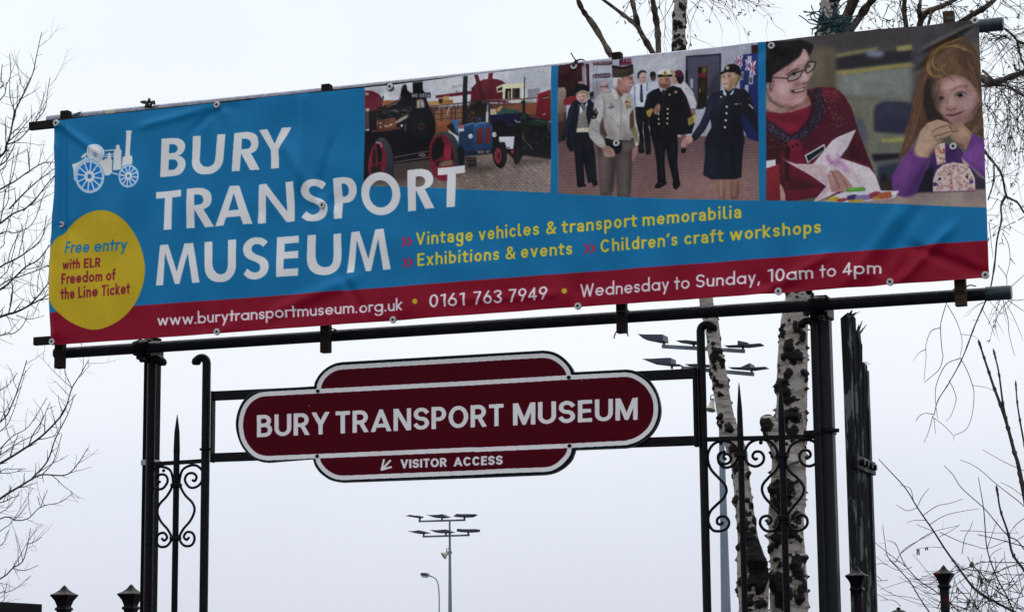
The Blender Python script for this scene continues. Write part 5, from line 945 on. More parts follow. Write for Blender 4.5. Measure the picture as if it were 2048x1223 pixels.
s2 = T2('510 214 492 222 476 200 492 174 528 174 550 205 540 245 500 268 455 256 428 220 428 165 455 118 505 94 560 96 615 128 645 190 650 245 628 295 582 340 545 385 538 425 556 470 600 520 645 575 657 620 625 682 565 690 527 650 533 608 570 592 598 612 588 640 570 642', o6, k6)
s3 = T2('822 204 835 216 856 196 845 168 808 163 783 195 795 240 835 266 880 256 912 215 912 150 880 108 838 94 780 102 730 130 706 185 694 245 720 300 770 345 805 390 812 430 790 475 745 530 710 580 705 630 740 682 795 684 833 650 830 605 795 585 765 600 768 634 795 640', o6, k6)
scroll(ir, s2); scroll(ir, s3)
for x, xx, y in ((400, b1x, 192), (672, b2x, 195), (678, b2x, 605)):
    c0 = P(o6[0]+x/k6, o6[1]+y/k6, IY); MB().box((xx-.024, IY-.017, c0[2]-.010), (xx+.024, IY+.017, c0[2]+.010)).build('collar', IRON, ir, bevel=.003)
for x, y in ((268, 115), (530, 84), (530, 112)): c0 = P(o6[0]+x/k6, o6[1]+y/k6, IY); MB().lathe((c0[0], IY, c0[2]), [(.001, -.009), (.008, -.004), (.008, .004), (.001, .009)], 10).build('stud', IRON, ir, smooth=True)
# ================================================================== maroon sign between the uprights
SY = .120
sign = thing('station_sign', P(895, 850, SY), 'maroon lozenge shaped enamel sign with white border hanging between the iron uprights', 'sign')
board = [P(x, y, SY)[[0, 2]] for x, y in OUT]
MB().prism(board, SY, SY+.012).build('board', mat('black sign edge', (.010, .010, .016), .35), sign)
gx = P(468, 850, SY)[0], P(1325, 850, SY)[0]; gz = P(900, 975, SY)[2], P(1000, 690, SY)[2]
nu, nv = int((gx[1]-gx[0])*820), int((gz[1]-gz[0])*820)
GX, GZ = np.meshgrid(np.linspace(*gx, nu), np.linspace(gz[1], gz[0], nv)); g = np.stack([GX, np.full_like(GX, SY-.0015), GZ], -1); sp_ = PR(g)
mask = Ras(455, 690, 885, 285); OC = np.array(OUT); cov, bx, by = mask.cover([OC-np.array([455, 690])]); full = np.zeros((285, 885)); 
full[max(by, 0):by+cov.shape[0], max(bx, 0):bx+cov.shape[1]] = cov[max(-by, 0):, max(-bx, 0):][:285-max(by, 0), :885-max(bx, 0)]
inner = 1-(blur(1-full, 1.9) > .035)       # the face stops short of the black edge
k = np.array([[1]]); er = full > .5
for _ in range(2): er = er & np.roll(er, 1, 0) & np.roll(er, -1, 0) & np.roll(er, 1, 1) & np.roll(er, -1, 1)
sx_, sy_ = np.clip(np.round(sp_[..., 0]-455).astype(int), 0, 884), np.clip(np.round(sp_[..., 1]-690).astype(int), 0, 284)
kp = er[sy_, sx_][:-1, :-1]
c, lb = sample(S, sp_); parts = carried(g, np.clip(lin(c*np.where(lb[..., None] == 0, .62, 1.1))/EF, .001, .82), lb[:-1, :-1], kp, {0: 'face', 2: 'border', 4: 'lettering', 5: 'lettering', 6: 'arrow', 10: 'lettering', 11: 'lettering', 12: 'lettering'}, ENAMEL, sign)
for q in CP('710 388 705 884', 450)+CP('908 283 914 805', 900):
    w = P(*q, SY-.002); MB().lathe((w[0], w[1], w[2]), [(.0078, .002), (.0078, -.003), (.005, -.0055), (.001, -.0062)], 14, axis='Y').build('bolt', IRON, sign, smooth=True)
def sbar(a, b, th, Y=.143):
    MB().beam(P(*a, Y), P(*b, Y), .018, th).build('support_bar', IRON, sign, bevel=.0015)
sbar((425, 791.5), (1392, 746.5), .040); sbar((425, 914.5), (1388, 880.5), .038)
for x, y0, y1, w in ((426.5, 782, 924, .008), (1389.5, 736, 893, .012)):
    a, b = P(x, y0, .143), P(x, y1, .143); b[0] = a[0]; MB().beam(a, b, w, .03, up=(0, 1, 0)).build('end_plate', IRON, sign)
# ================================================================== palisade panel seen almost end on
GREEN = mat('flaking dark green paint on steel', (.006, .008, .010), .5, 0, .2, col2=(.12, .15, .155), vscale=4, thr=(.41, .45), bump=.5, bscale=60, stretch=(6, 6, 1.2))
PY = .8; x0 = P(1703, 900, PY)[0]
pal = thing('palisade_panel', (x0, PY, 0), 'dark flaking palisade fence panel with splayed jagged tips right of the grey post', 'palisade fence')
for i, (dy, ytop, pxx) in enumerate(((0, 622, 1703), (.09, 620, 1714), (.17, 640, 1725), (.23, 724, 1733))):
    Y = PY+dy; top = P(pxx, ytop, Y)[2]; w = .05
    prof = [(-.014, -w/2), (.010, -w/2+.004), (.016, -.012), (.002, 0), (.016, .012), (.010, w/2-.004), (-.014, w/2), (-.017, w/2), (.006, .014), (-.006, 0), (.006, -.014), (-.017, -w/2)]
    prof = [(a*1.15, b) for a, b in prof]
    hb_ = (.03, .03, .10, .012)[i]; zs = [0, top-.30, top-hb_]; m_ = MB()
    lean = lambda z: .0 if z < top-.3 else .012*((z-(top-.3))/.3)**2*(1 if i > 1 else -.3)
    m_.quadstrip([[(x0+a+lean(z), Y+b, z) for a, b in prof] for z in zs])
    for j, (b0, b1, tip, h) in enumerate(((-w/2, -.012, -.05, (.022, .03, .08, .012)[i]), (-.011, .011, .0, (.03, .022, .10, .014)[i]), (.012, w/2, .05, (.018, .028, .085, .01)[i]))):
        k = lean(top-hb_); a0 = [(-.018, .012), (-.007, .016), (-.018, .012)][j]
        m_.quadstrip([[(x0+k+a0[0], Y+b0, top-hb_), (x0+k+a0[1], Y+b0, top-hb_), (x0+k+a0[1], Y+b1, top-hb_), (x0+k+a0[0], Y+b1, top-hb_)], [(x0+k+.0, Y+.5*(b0+b1)-.008+tip*.06, top-hb_+h*.55), (x0+k+.009, Y+.5*(b0+b1)-.008+tip*.06, top-hb_+h*.55), (x0+k+.009, Y+.5*(b0+b1)+.008+tip*.06, top-hb_+h*.55), (x0+k, Y+.5*(b0+b1)+.008+tip*.06, top-hb_+h*.55)], [(x0+k+.012+.012*j, Y+.5*(b0+b1)+tip*.12-.001, top-hb_+h), (x0+k+.014+.012*j, Y+.5*(b0+b1)+tip*.12-.001, top-hb_+h), (x0+k+.014+.012*j, Y+.5*(b0+b1)+tip*.12+.001, top-hb_+h), (x0+k+.012+.012*j, Y+.5*(b0+b1)+tip*.12+.001, top-hb_+h)]])
    m_.build('pale', GREEN, pal)
zb = P(1692, 925, PY)[2]
MB().box((x0+.020, PY-.05, zb-.028), (x0+.034, PY+.32, zb+.028)).build('cross_rail', GREEN, pal, bevel=.003)
for i in range(4):
    MB().tube([(x0+.03, PY+.01+.08*i, zb), (x0+.052, PY+.01+.08*i, zb)], .013, 8).build('bolt', IRON, pal)
MB().box((x0-.02, PY+.26, 0), (x0+.025, PY+.30, P(1739, 740, PY+.28)[2])).build('end_post', GREEN, pal, bevel=.003)
# ================================================================== railing posts with pyramid caps
def rpost(cx, yap, Y, label, m_, src=None, k=1.0):
    ap = P(cx, yap, Y); u_ = M(1, ap)/1.366*k
    t = thing('railing_post', (ap[0], Y, 0), label, 'railing post', 'iron railing posts with pyramid caps')
    prof = [(.8, 0), (4, 3), (9, 9), (17, 14.5), (27.5, 19), (28.5, 20.5), (26, 23), (19, 31), (15, 40), (14, 43), (18, 45.5), (18.5, 49), (15, 51), (13, 56), (13, 62)]
    z0 = ap[2]
    o = MB().lathe((ap[0], Y, z0), [(r*u_*1.414, -h*u_*1.366) for r, h in prof[::-1]], 4, rot=math.pi/4).build('cap', m_, t, bevel=.0015)
    zt = z0-60*u_*1.366
    MB().lathe((ap[0], Y, 0), [(11.5*u_*1.2, 0), (11.5*u_*1.2, zt)], 16).build('shaft', m_, t, smooth=True)
    return t
rpost(129, 1169, .35, 'black pyramid capped railing post standing alone in front of the dark roof, far left', IRON)
rpost(262.5, 1167, .35, 'black pyramid capped railing post right beside the left steel gate post', IRON)
rpost(1713, 1131, .42, 'black pyramid capped railing post in front of the flaking palisade panel', IRON, k=.98)
rpost(1887, 1128.5, .40, 'black pyramid capped railing post with red undercoat showing, among the twigs', REDCAP, k=.9)
a = P(1797, 1218, 1.2); dm = thing('domed_post', (a[0], 1.2, 0), 'low dark post with a shallow domed cap in front of the twigs', 'post')
u_ = M(1, a)
MB().lathe((a[0], 1.2, a[2]), [(15*u_, -14*u_), (17*u_, -10*u_), (15*u_, -4*u_), (9*u_, -1*u_), (4*u_, 0), (4*u_, 4*u_), (.5*u_, 5*u_)], 20).build('cap', IRON, dm, smooth=True)
MB().lathe((a[0], 1.2, 0), [(12*u_, 0), (12*u_, a[2]-13*u_)], 16).build('shaft', IRON, dm, smooth=True)
# ================================================================== hut at the left
HY = 13.0; hB = P(-34, 1200, HY); hA = hB-np.array([3.0, 0, 0])
hut = thing('hut', (hA[0], HY, 0), 'low dark hut with a flat roof at the bottom left corner', 'hut')
MB().prism([(hA[0], 0), (hB[0]-.12, 0), (hB[0]-.12, hB[2]-.16), (hA[0], hA[2]-.14)], HY+.1, HY+1.1).build('wall', mat('dark boarded wall', (.010, .009, .010), .8, 0, .1, var=.4, vscale=5, stretch=(8, 8, 1)), hut)
MB().prism([(hA[0]-.1, hA[2]-.12), (hB[0], hB[2]-.13), (hB[0], hB[2]), (hA[0]-.1, hA[2])], HY-.1, HY+1.2).build('roof', mat('dark felt roof', (.004, .004, .007), .7, 0, .1, var=.3), hut, bevel=.01)
# ================================================================== floodlight masts, loudspeakers, street lamp
def mast(Y, s, pole, arms, lamps, label):
    def q(x, y): return P(s[0]+x/s[2], s[1]+y/s[2], Y)
    b = q(*pole[0]); u_ = M(1, b)
    t = thing('floodlight_mast', (b[0], Y, 0), label, 'floodlight mast', 'floodlight masts in the distance')
    zs = [(q(0, y)[2], w) for (x, y), w in zip(pole, (pole[0][2:] or (0,))*0 or [p_[2] for p_ in pole3])] if False else None
    top = q(*pole[0]); bot = q(*pole[1]); r0, r1 = pole[2]/s[2]*u_/2, pole[3]/s[2]*u_/2
    kk = top[2]/(top[2]-bot[2]); rb = r0+(r1-r0)*kk
    MB().tube([(top[0], Y, 0), (top[0], Y, top[2])], [rb, r0], 14).build('pole', MAST, t, smooth=True)
    for (xa, ya, xb, yb, h) in arms:
        A, Bq = q(xa, ya), q(xb, yb); MB().beam(A, Bq, h/s[2]*u_, h/s[2]*u_).build('cross_arm', MAST, t, bevel=.01)
    for out, neck in lamps:
        v_ = np.array([float(z) for z in out.split()]).reshape(-1, 2); pl = [q(x, y) for x, y in v_]
        n_ = len(pl); d_ = .16
        o = MB().prism([(p_[0], p_[2]) for p_ in pl], Y-.32, Y+.22).build('floodlight', LAMPM, t, bevel=.01)
        (xa, ya, xb, yb) = neck
        sub(MB().beam(q(xa, ya), q(xb, yb), 16/s[2]*u_, 16/s[2]*u_, up=(0, 1, 0)), 'bracket', LAMPM, o)
    return t, q, u_
m1, q1, u1 = mast(88, (770, 1000, 5.4826), ((709, 212), (703, 1223), 20, 42), ((370, 229, 882, 214, 20), (415, 396, 928, 380, 20)),
    (('244 173 285 165 297 159 345 168 400 170 408 184 375 195 330 188 290 180', (385, 190, 378, 226)), ('475 158 520 163 600 160 652 153 712 184 640 192 560 190 520 176', (626, 190, 626, 220)), ('772 179 812 150 870 153 930 152 1008 153 950 182 860 186', (870, 184, 872, 214)), ('268 338 330 339 400 329 490 354 440 362 380 366 320 352', (426, 362, 424, 392)), ('520 326 600 328 690 320 758 349 690 358 590 356 548 342', (668, 356, 668, 388)), ('818 312 870 316 925 318 1027 316 1020 344 920 350 812 344', (912, 348, 914, 380))), 'far grey floodlight mast with six lamps seen below the maroon sign')
m2, q2, u2 = mast(54, (1260, 620, 4.0762), ((727, 240), (745, 1150), 22, 46), ((262, 294, 936, 334, 30), (420, 470, 1010, 522, 30)),
    (('86 203 130 208 292 208 298 262 240 262 130 240', (278, 262, 276, 290)), ('395 258 480 254 560 262 600 270 500 276', (520, 270, 520, 300)), ('784 298 900 296 900 258 980 274 985 288 1086 280 1060 288 960 300', (920, 296, 922, 330)), ('122 406 200 405 325 398 358 398 360 446 428 450 330 452 200 436', (342, 450, 342, 478)), ('466 450 560 446 640 452 700 458 560 462', (600, 460, 600, 486)), ('818 474 925 474 1000 440 1006 476 1126 470 1000 488', (992, 486, 994, 520))), 'nearer floodlight mast half hidden behind the leaning birch stem')
def speaker(q, u_, k, cx, cy, L, r, Y, dirn, label):
    A = q(cx, cy); t = thing('loudspeaker', A, label, 'loudspeaker', 'horn loudspeakers on the masts'); d_ = np.array(dirn, float); d_ /= np.linalg.norm(d_)
    s_ = u_/k; pts = [A+d_*L*s_*f for f in (0, .2, .5, .8, 1, 1.0, .8)]
    MB().tube(pts, [r*s_*f for f in (.35, .45, .6, .85, 1.05, .9, .6)], 16).build('horn', CREAM, t, smooth=True)
    MB().lathe((A[0], A[1], A[2]), [(r*s_*.35, -r*s_*.4), (r*s_*.42, 0), (r*s_*.35, r*s_*.4)], 12).build('driver', MAST, t, smooth=True)
    MB().tube(spl([A+np.array([r*s_*1.2, 0, -r*s_*.3]), A+np.array([r*s_*.6, -.02, r*s_*.9]), A+np.array([-r*s_*.2, -.03, r*s_*1.0]), A+np.array([-r*s_*.4, 0, r*s_*.1])], 5), r*s_*.12, 6).build('bracket', MAST, t, smooth=True)
speaker(q1, u1, 5.4826, 690, 572, 62, 42, 88, (-.62, -.5, -.55), 'small cream horn loudspeaker on the far floodlight mast')
speaker(q2, u2, 4.0762, 672, 735, 88, 40, 54, (-.1, -.35, -.9), 'cream horn loudspeaker beside the leaning birch stem')
def q3(x, y): return P(770+x/5.4826, 1000+y/5.4826, 66)
b = q3(594, 1223); u_ = M(1, b)/5.4826
slp = thing('street_lamp', (b[0], 66, 0), 'slim grey street lamp with a curved arm left of the far mast', 'street lamp')
zz = [q3(594, 1040), q3(590, 970), q3(580, 910), q3(565, 870), q3(545, 848), q3(510, 832), q3(478, 822)]
MB().tube([(b[0], 66, 0)]+spl(zz, 4), [13*u_]+[6.5*u_]*(len(spl(zz, 4))), 12).build('pole', MAST, slp, smooth=True)
hd = [q3(*z) for z in ((404, 800), (412, 792), (460, 792), (478, 812), (484, 826), (470, 832), (405, 824))]
MB().prism([(z[0], z[2]) for z in hd], 65.85, 66.15).build('lamp_head', LAMPM, slp, bevel=.02)
ln = [q3(*z) for z in ((408, 827), (466, 834), (452, 846), (418, 844))]
MB().prism([(z[0], z[2]) for z in ln], 65.9, 66.1).build('lens', mat('lamp lens', (.6, .58, .5), .3), slp)
# ================================================================== ties
def knot(name, label, cat, pts_list, Y, r, m_, group=None):
    c0 = P(*pts_list[0][0], Y); t = thing(name, c0, label, cat, group)
    for pl in pts_list:
        w = [P(x, y, Y+rng.normal(0, .008)) for x, y in pl]; MB().tube(spl(w, 4), r, 6).build('strand', m_, t, smooth=True)
    return t
CORD = mat('dark cord', (.015, .015, .02), .8); TEAL = mat('frayed blue green twine', (.012, .055, .065), .8, var=.5, vscale=60)
knot('wire_tie', 'dark twisted wire tie sticking up from the eyelet above the uniform picture', 'wire tie', [[(1142, 106), (1147, 115), (1152, 122), (1150, 130)], [(1152, 122), (1160, 119), (1169, 121)], [(1138, 130), (1147, 126), (1153, 121), (1166, 119)], [(1149, 124), (1154, 126), (1150, 121), (1156, 123)]], -.005, .0028, CORD)
tn = knot('cord_knot', 'black knotted cord on the grey tube left of the title lettering', 'cord', [[(281, 203), (288, 206), (296, 205), (304, 204), (310, 203)], [(291, 216), (294, 206), (299, 200), (298, 198)], [(293, 214), (300, 212), (304, 206), (310, 208)], [(284, 205), (290, 203), (296, 209), (302, 213)]], .09, .0055, CORD)
knot('green_twine', 'teal twine wound round the grey tube beside the first batten', 'twine', [[(141, 237), (147, 231), (155, 226), (163, 224)], [(143, 233), (150, 234), (156, 228), (161, 225)], [(147, 238), (152, 231), (158, 230)]], .09, .0022, TEAL)
tw = []
for i_ in range(64):
    a_ = rng.random()*6.28; r_ = 6+rng.random()*10; cx_, cy_ = 1664+rng.normal(0, 9), 48+rng.normal(0, 7); pl_ = [(cx_, cy_)]
    for k_ in range(4): a_ += rng.normal(0, .7); cx_ += r_*math.cos(a_); cy_ += r_*.8*math.sin(a_); pl_.append((cx_, cy_))
    tw.append(pl_)
tw += [[(1625, 60), (1632, 54), (1640, 57), (1650, 52), (1665, 50)], [(1624, 70), (1626, 58), (1636, 56)], [(1640, 68), (1660, 66), (1680, 58), (1694, 45)]]
knot('frayed_twine', 'bunch of frayed blue twine tied on the tube above the craft table picture', 'twine', tw, .075, .0024, TEAL)
knot('fine_twine', 'fine green twine round the short timber end at the top right corner', 'twine', [[(1888, 33), (1900, 35), (1914, 33)], [(1914, 32), (1922, 26), (1930, 22), (1934, 30)], [(1916, 36), (1924, 34), (1928, 28)], [(1888, 36), (1902, 38), (1913, 36)]], .05, .0012, mat('pale green twine', (.10, .22, .20), .8))
knot('wire_tie', 'loose black wire tie under the lower tube at the batten in the middle', 'wire tie', [[(1232, 628), (1248, 630), (1260, 626), (1256, 620)], [(1236, 658), (1230, 668), (1228, 676)], [(1246, 664), (1254, 666), (1256, 672)], [(1232, 624), (1240, 622), (1252, 624)]], .045, .0026, CORD)
knot('wire_tie', 'black wire tie on the lower tube at the batten under the title', 'wire tie', [[(643, 660), (652, 664), (666, 662), (674, 660)], [(664, 657), (672, 659), (664, 662)], [(645, 656), (655, 658), (664, 655)]], .045, .0026, CORD)
knot('wire_tie', 'black wire tie on the lower tube at the last batten on the right', 'wire tie', [[(1906, 578), (1916, 580), (1928, 578)], [(1930, 574), (1940, 570), (1952, 572)], [(1906, 584), (1918, 585), (1930, 582)]], .045, .0026, CORD)
# ================================================================== birch with two stems
BK = bpy.data.materials.new('birch bark'); BK.use_nodes = True; t_ = BK.node_tree; pb = t_.nodes['Principled BSDF']; pb.inputs['Roughness'].default_value = .8; pb.inputs['Specular IOR Level'].default_value = .2
L_ = t_.links.new
def tn_(k, **kw):
    n = t_.nodes.new(k)
    for a_, b_ in kw.items(): setattr(n, a_, b_)
    return n
co = tn_('ShaderNodeTexCoord'); m1_ = tn_('ShaderNodeMapping'); m1_.inputs['Scale'].default_value = (9, 9, 60); L_(co.outputs['Object'], m1_.inputs[0])
na = tn_('ShaderNodeTexNoise'); na.inputs['Scale'].default_value = 1; na.inputs['Detail'].default_value = 6; na.inputs['Roughness'].default_value = .7; L_(m1_.outputs[0], na.inputs['Vector'])
ra = tn_('ShaderNodeValToRGB'); ra.color_ramp.elements[0].position = .34; ra.color_ramp.elements[0].color = (.16, .12, .09, 1); ra.color_ramp.elements[1].position = .56; ra.color_ramp.elements[1].color = (.43, .40, .375, 1); L_(na.outputs[0], ra.inputs[0])
nb = tn_('ShaderNodeTexNoise'); nb.inputs['Scale'].default_value = 34; nb.inputs['Detail'].default_value = 7; nb.inputs['Roughness'].default_value = .75; L_(co.outputs['Object'], nb.inputs['Vector'])
at = tn_('ShaderNodeAttribute'); at.attribute_name = 'dark'
ad = tn_('ShaderNodeMath', operation='MULTIPLY_ADD'); L_(nb.outputs[0], ad.inputs[0]); ad.inputs[1].default_value = 1.5; L_(at.outputs['Fac'], ad.inputs[2])
rb_ = tn_('ShaderNodeValToRGB'); rb_.color_ramp.elements[0].position = .93; rb_.color_ramp.elements[0].color = (0, 0, 0, 1); rb_.color_ramp.elements[1].position = 1.0; rb_.color_ramp.elements[1].color = (1, 1, 1, 1); L_(ad.outputs[0], rb_.inputs[0])
mx = tn_('ShaderNodeMixRGB'); L_(rb_.outputs[0], mx.inputs[0]); L_(ra.outputs[0], mx.inputs[1])
nd = tn_('ShaderNodeValToRGB'); nd.color_ramp.elements[0].position = .35; nd.color_ramp.elements[0].color = (.003, .003, .003, 1); nd.color_ramp.elements[1].position = .75; nd.color_ramp.elements[1].color = (.022, .017, .014, 1); L_(nb.outputs[0], nd.inputs[0])
L_(nd.outputs[0], mx.inputs[2]); L_(mx.outputs[0], pb.inputs['Base Color'])
bp = tn_('ShaderNodeBump'); bp.inputs['Strength'].default_value = .9; bp.inputs['Distance'].default_value = .012; L_(nb.outputs[0], bp.inputs['Height']); L_(bp.outputs[0], pb.inputs['Normal'])
def stem(mb, knots, Y, dens=1.0, seed=1, extra=(), rough=.0, n=36, step=2.6):
    """knots: (px,py,width px); lumps of black corky bark raised on a white stem"""
    r4 = np.random.default_rng(seed); K = np.array(knots, float); seg = np.r_[0, np.cumsum(np.hypot(np.diff(K[:, 0]), np.diff(K[:, 1])))]
    s = np.arange(0, seg[-1], step); xs, ys, ws = [np.interp(s, seg, K[:, i]) for i in range(3)]
    if len(K) > 2:
        from_ = np.array(spl(K, 12)); sg = np.r_[0, np.cumsum(np.hypot(np.diff(from_[:, 0]), np.diff(from_[:, 1])))]; s = np.arange(0, sg[-1], step); xs, ys, ws = [np.interp(s, sg, from_[:, i]) for i in range(3)]
    pts = [P(x, y, Y) for x, y in zip(xs, ys)]; rad = [M(w, p_)/2 for w, p_ in zip(ws, pts)]
    nl = int(dens*s[-1]/4); L = [(r4.random()*s[-1], r4.random()*6.28, 2.2+8*r4.random()**2.4, .5+.8*r4.random(), .08+.22*r4.random()) for _ in range(nl)]
    for (py_, th, sz, asp, h) in extra:
        i = int(np.argmin(np.abs(ys-py_))); 
        for k_ in range(4): L.append((s[i]+r4.normal(0, sz*.55), th+r4.normal(0, sz*.55)/(ws[i]/2), sz*(.35+.35*r4.random()), asp*(.6+.8*r4.random()), h))
    wob = r4.normal(0, 1, (len(s)//6+3, 12))
    def disp(i, th):
        k = 1+.03*math.sin(th*3+i*.05)+.02*math.sin(th*2-i*.11); d_ = 0.
        for (sl_, tl, sz, asp, h) in L:
            ds = (s[i]-sl_)/(sz*asp)
            if abs(ds) > 2: continue
            dt = (th-tl+math.pi) % (2*math.pi)-math.pi; dt = dt*ws[i]/2/sz
            e_ = ds*ds+dt*dt
            if e_ < 3: g_ = math.exp(-e_*1.3); k += h*g_; d_ = max(d_, min(1, 1.35*g_))
        k += rough*(.5+d_)*wob[i//6 % len(wob), int(th*1.9) % 12]*.4+ (.03*d_*r4.normal())
        return k, d_*.62+dens*.02
    mb.tube(pts, rad, n, ref=(1, 0, 0), disp=disp); return pts
BY = 2.6
g0 = P(1560, 1590, BY); birch = thing('birch_tree', (g0[0], BY, 0), 'white barked birch with two black scarred stems and drooping twigs behind the right iron panel', 'birch tree')
pz = math.pi
mbt = MB()
stem(mbt, [(1582, 1900, 92), (1580, 1500, 86), (1577, 1223, 76), (1576, 1120, 72), (1573, 1050, 70), (1577, 980, 72), (1578, 900, 66), (1582, 840, 62), (1585, 760, 60), (1587, 690, 58), (1590, 640, 55), (1597, 590, 52), (1615, 400, 48), (1640, 180, 44), (1652, 80, 40), (1660, 0, 36), (1668, -120, 32)], BY, 1.25, 5, rough=.06,
     extra=[(y, th, sz, 1., .16) for y, th, sz in ((692, 4.6, 17), (712, 4.75, 20), (660, 4.0, 12), (772, 3.5, 14), (790, 4.2, 20), (840, 4.9, 18), (870, 5.2, 16), (860, 4.3, 14), (980, 4.2, 20), (1000, 5.0, 24), (1040, 5.4, 20), (1090, 4.3, 16), (1120, 5.2, 26), (1170, 4.9, 28), (1150, 4.0, 16), (1200, 4.6, 22), (1180, 5.9, 20), (665, 5.6, 12), (745, 5.7, 10), (1060, 4.6, 20))])
stem(mbt, [(1540, 1900, 66), (1520, 1500, 62), (1508, 1260, 58), (1506, 1180, 60), (1502, 1120, 58), (1497, 1080, 42), (1491, 1030, 36), (1484, 970, 34), (1478, 920, 36), (1466, 880, 38), (1453, 840, 34), (1444, 790, 32), (1437, 740, 30), (1430, 700, 29), (1424, 650, 28), (1412, 600, 27), (1385, 380, 27), (1364, 150, 27), (1358, 60, 27), (1362, 0, 25), (1368, -90, 22)], BY-.15, 1.0, 11, rough=.05,
     extra=[(y, th, sz, .9, .2) for y, th, sz in ((730, 4.4, 9), (726, 5.6, 10), (770, 4.5, 11), (790, 4.5, 8), (845, 4.2, 14), (858, 5.0, 12), (700, 4.8, 8), (1000, 3.3, 12), (1020, 5.6, 12), (1100, 4.9, 26), (1125, 5.2, 30), (1150, 4.8, 28), (1180, 5.0, 26), (1210, 4.6, 26), (1060, 5.2, 16), (1055, 4.2, 12), (80, 4.5, 10), (50, 4.6, 9), (20, 5.2, 8), (100, 5.3, 9))])
stem(mbt, [(1580, 930, 42), (1560, 890, 44), (1546, 862, 40), (1536, 842, 32), (1532, 832, 20), (1531, 828, 4)], BY-.1, .8, 21, extra=[(842, 4.3, 18, .9, .05), (835, 5.2, 16, .9, .05), (836, 3.6, 12, .9, .05)], step=1.6)
mbt.build('trunk', BK, birch, smooth=True)
def limb(mb, s, w0, w1, Y, wob=.05, n=8, knobs=0):
    v_ = np.array([float(z) for z in s.split()]).reshape(-1, 2); v_ = np.array(spl(v_, 5)); kk = len(v_); ph0 = rng.random()*6
    pts = [P(x, y, Y+wob*math.sin(ph0+i*.35)) for i, (x, y) in enumerate(v_)]; rr = [M(w0+(w1-w0)*i/(kk-1), pts[i])/2 for i in range(kk)]
    if knobs:
        for i in range(1, kk-1):
            if rng.random() < knobs: rr[i] *= 1.35
    mb.tube(pts, rr, n); return pts, rr
mbl = MB(); LM = []
for s_, a_, b_, Y in (('1240 150 1222 112 1190 55 1165 20 1150 -15', 12, 7, BY-.2), ('1330 140 1305 105 1275 55 1240 25 1200 -5', 10, 6, BY-.1), ('1305 105 1280 62 1272 35 1262 -10', 11, 8, BY-.1), ('1320 150 1317 105 1315 60 1307 10 1300 -30', 13, 10, BY), ('1655 120 1678 62 1695 30 1712 -15', 24, 20, BY+.1), ('1690 75 1712 45 1735 12 1760 -20', 17, 12, BY+.1), ('1675 90 1690 50 1705 15 1720 -20', 14, 16, BY+.05),
                      ('1800 120 1812 60 1808 20 1812 -20', 10, 9, BY+.3), ('1832 110 1842 40 1860 22 1900 5 1930 -20', 14, 9, BY+.3), ('1842 42 1838 20 1845 -20', 9, 6, BY+.25), ('1900 60 1945 30 1975 12 2000 -12', 14, 9, BY+.2), ('1856 50 1862 25 1858 48', 4, 5, BY+.2),
                      ('1960 155 1985 165 2010 158 2060 140', 13, 9, BY+.1), ('1965 172 2000 170 2020 175 2060 200', 5, 4, BY+.1), ('1990 165 1975 150 1964 140', 6, 4, BY+.1), ('2006 55 2020 66 2034 82 2040 110 2048 130', 5, 4, BY+.2), ('2034 82 2060 92', 6, 5, BY+.2),
                      ('1960 290 1975 310 1995 335 2005 355 2012 390 2022 398 2035 405 2048 425', 5, 4, BY+.1), ('2012 390 2002 412 2003 440 1994 480 1989 530 1981 575 1972 600 1950 650 1925 715 1898 765 1876 800 1868 830', 4.4, 1.5, BY+.1), ('1988 330 1988 352 1985 372 1976 400', 3, 2.5, BY+.1)):
    mbl = MB(); pts, rr = limb(mbl, s_, a_, b_, Y, knobs=.25); LM.append((pts, rr)); mbl.build('branch', BRANCH, birch, smooth=True)
# fine drooping twigs
mbc = MB()
def droop(p0, d0, L, r, depth, g=.9, bud=True):
    n_ = max(5, int(L/.035)); d_ = np.array(d0, float); d_ /= np.linalg.norm(d_)+1e-9; p_ = np.array(p0, float); pts = [p_]
    for i in range(n_):
        d_ = d_+np.array([0, 0, -g])*.13+rng.normal(0, .19, 3)*np.array([1, .6, 1]); d_ /= np.linalg.norm(d_); p_ = p_+d_*L/n_; pts.append(p_)
        if depth and i > 0 and rng.random() < .5:
            sd = d_+rng.normal(0, .75, 3); droop(p_, sd, L*(.25+.35*rng.random()), r*.65, depth-1, g)
    mbc.tube(pts, [r*(1-.6*i/n_) for i in range(n_+1)], 4)
    if bud and rng.random() < .55:
        for _ in range(int(rng.integers(1, 4))):
            e_ = d_+rng.normal(0, .5, 3); e_ /= np.linalg.norm(e_); q_ = p_+e_*.022
            mbc.tube([p_, p_+e_*.007, p_+e_*.018, q_], [.0008, .0022, .002, .0004], 5)
def hang(x, y, n_, L, sx_=12, Y=BY, dx=0., g=.9, r=.0022, depth=1):
    for _ in range(n_):
        p_ = P(x+rng.normal(0, sx_), y+rng.normal(0, 4), Y+rng.normal(0, .25)); droop(p_, (dx+rng.normal(0, .35), rng.normal(0, .4), .2-.5*rng.random()), L*(.6+.6*rng.random()), r*(.7+.5*rng.random()), depth, g)
for x, n_, L, dx in ((1375, 4, .30, .6), (1400, 7, .28, .5), (1425, 5, .24, .6), (1455, 4, .20, .7), (1480, 3, .14, .8), (1340, 5, .26, -.1), (1320, 4, .30, .2), (1290, 3, .14, -.3), (1260, 2, .12, 0), (1390, 4, .2, .1)): hang(x, -12, n_, L, 16, dx=dx)
hang(1240, 22, 1, .07, 2)
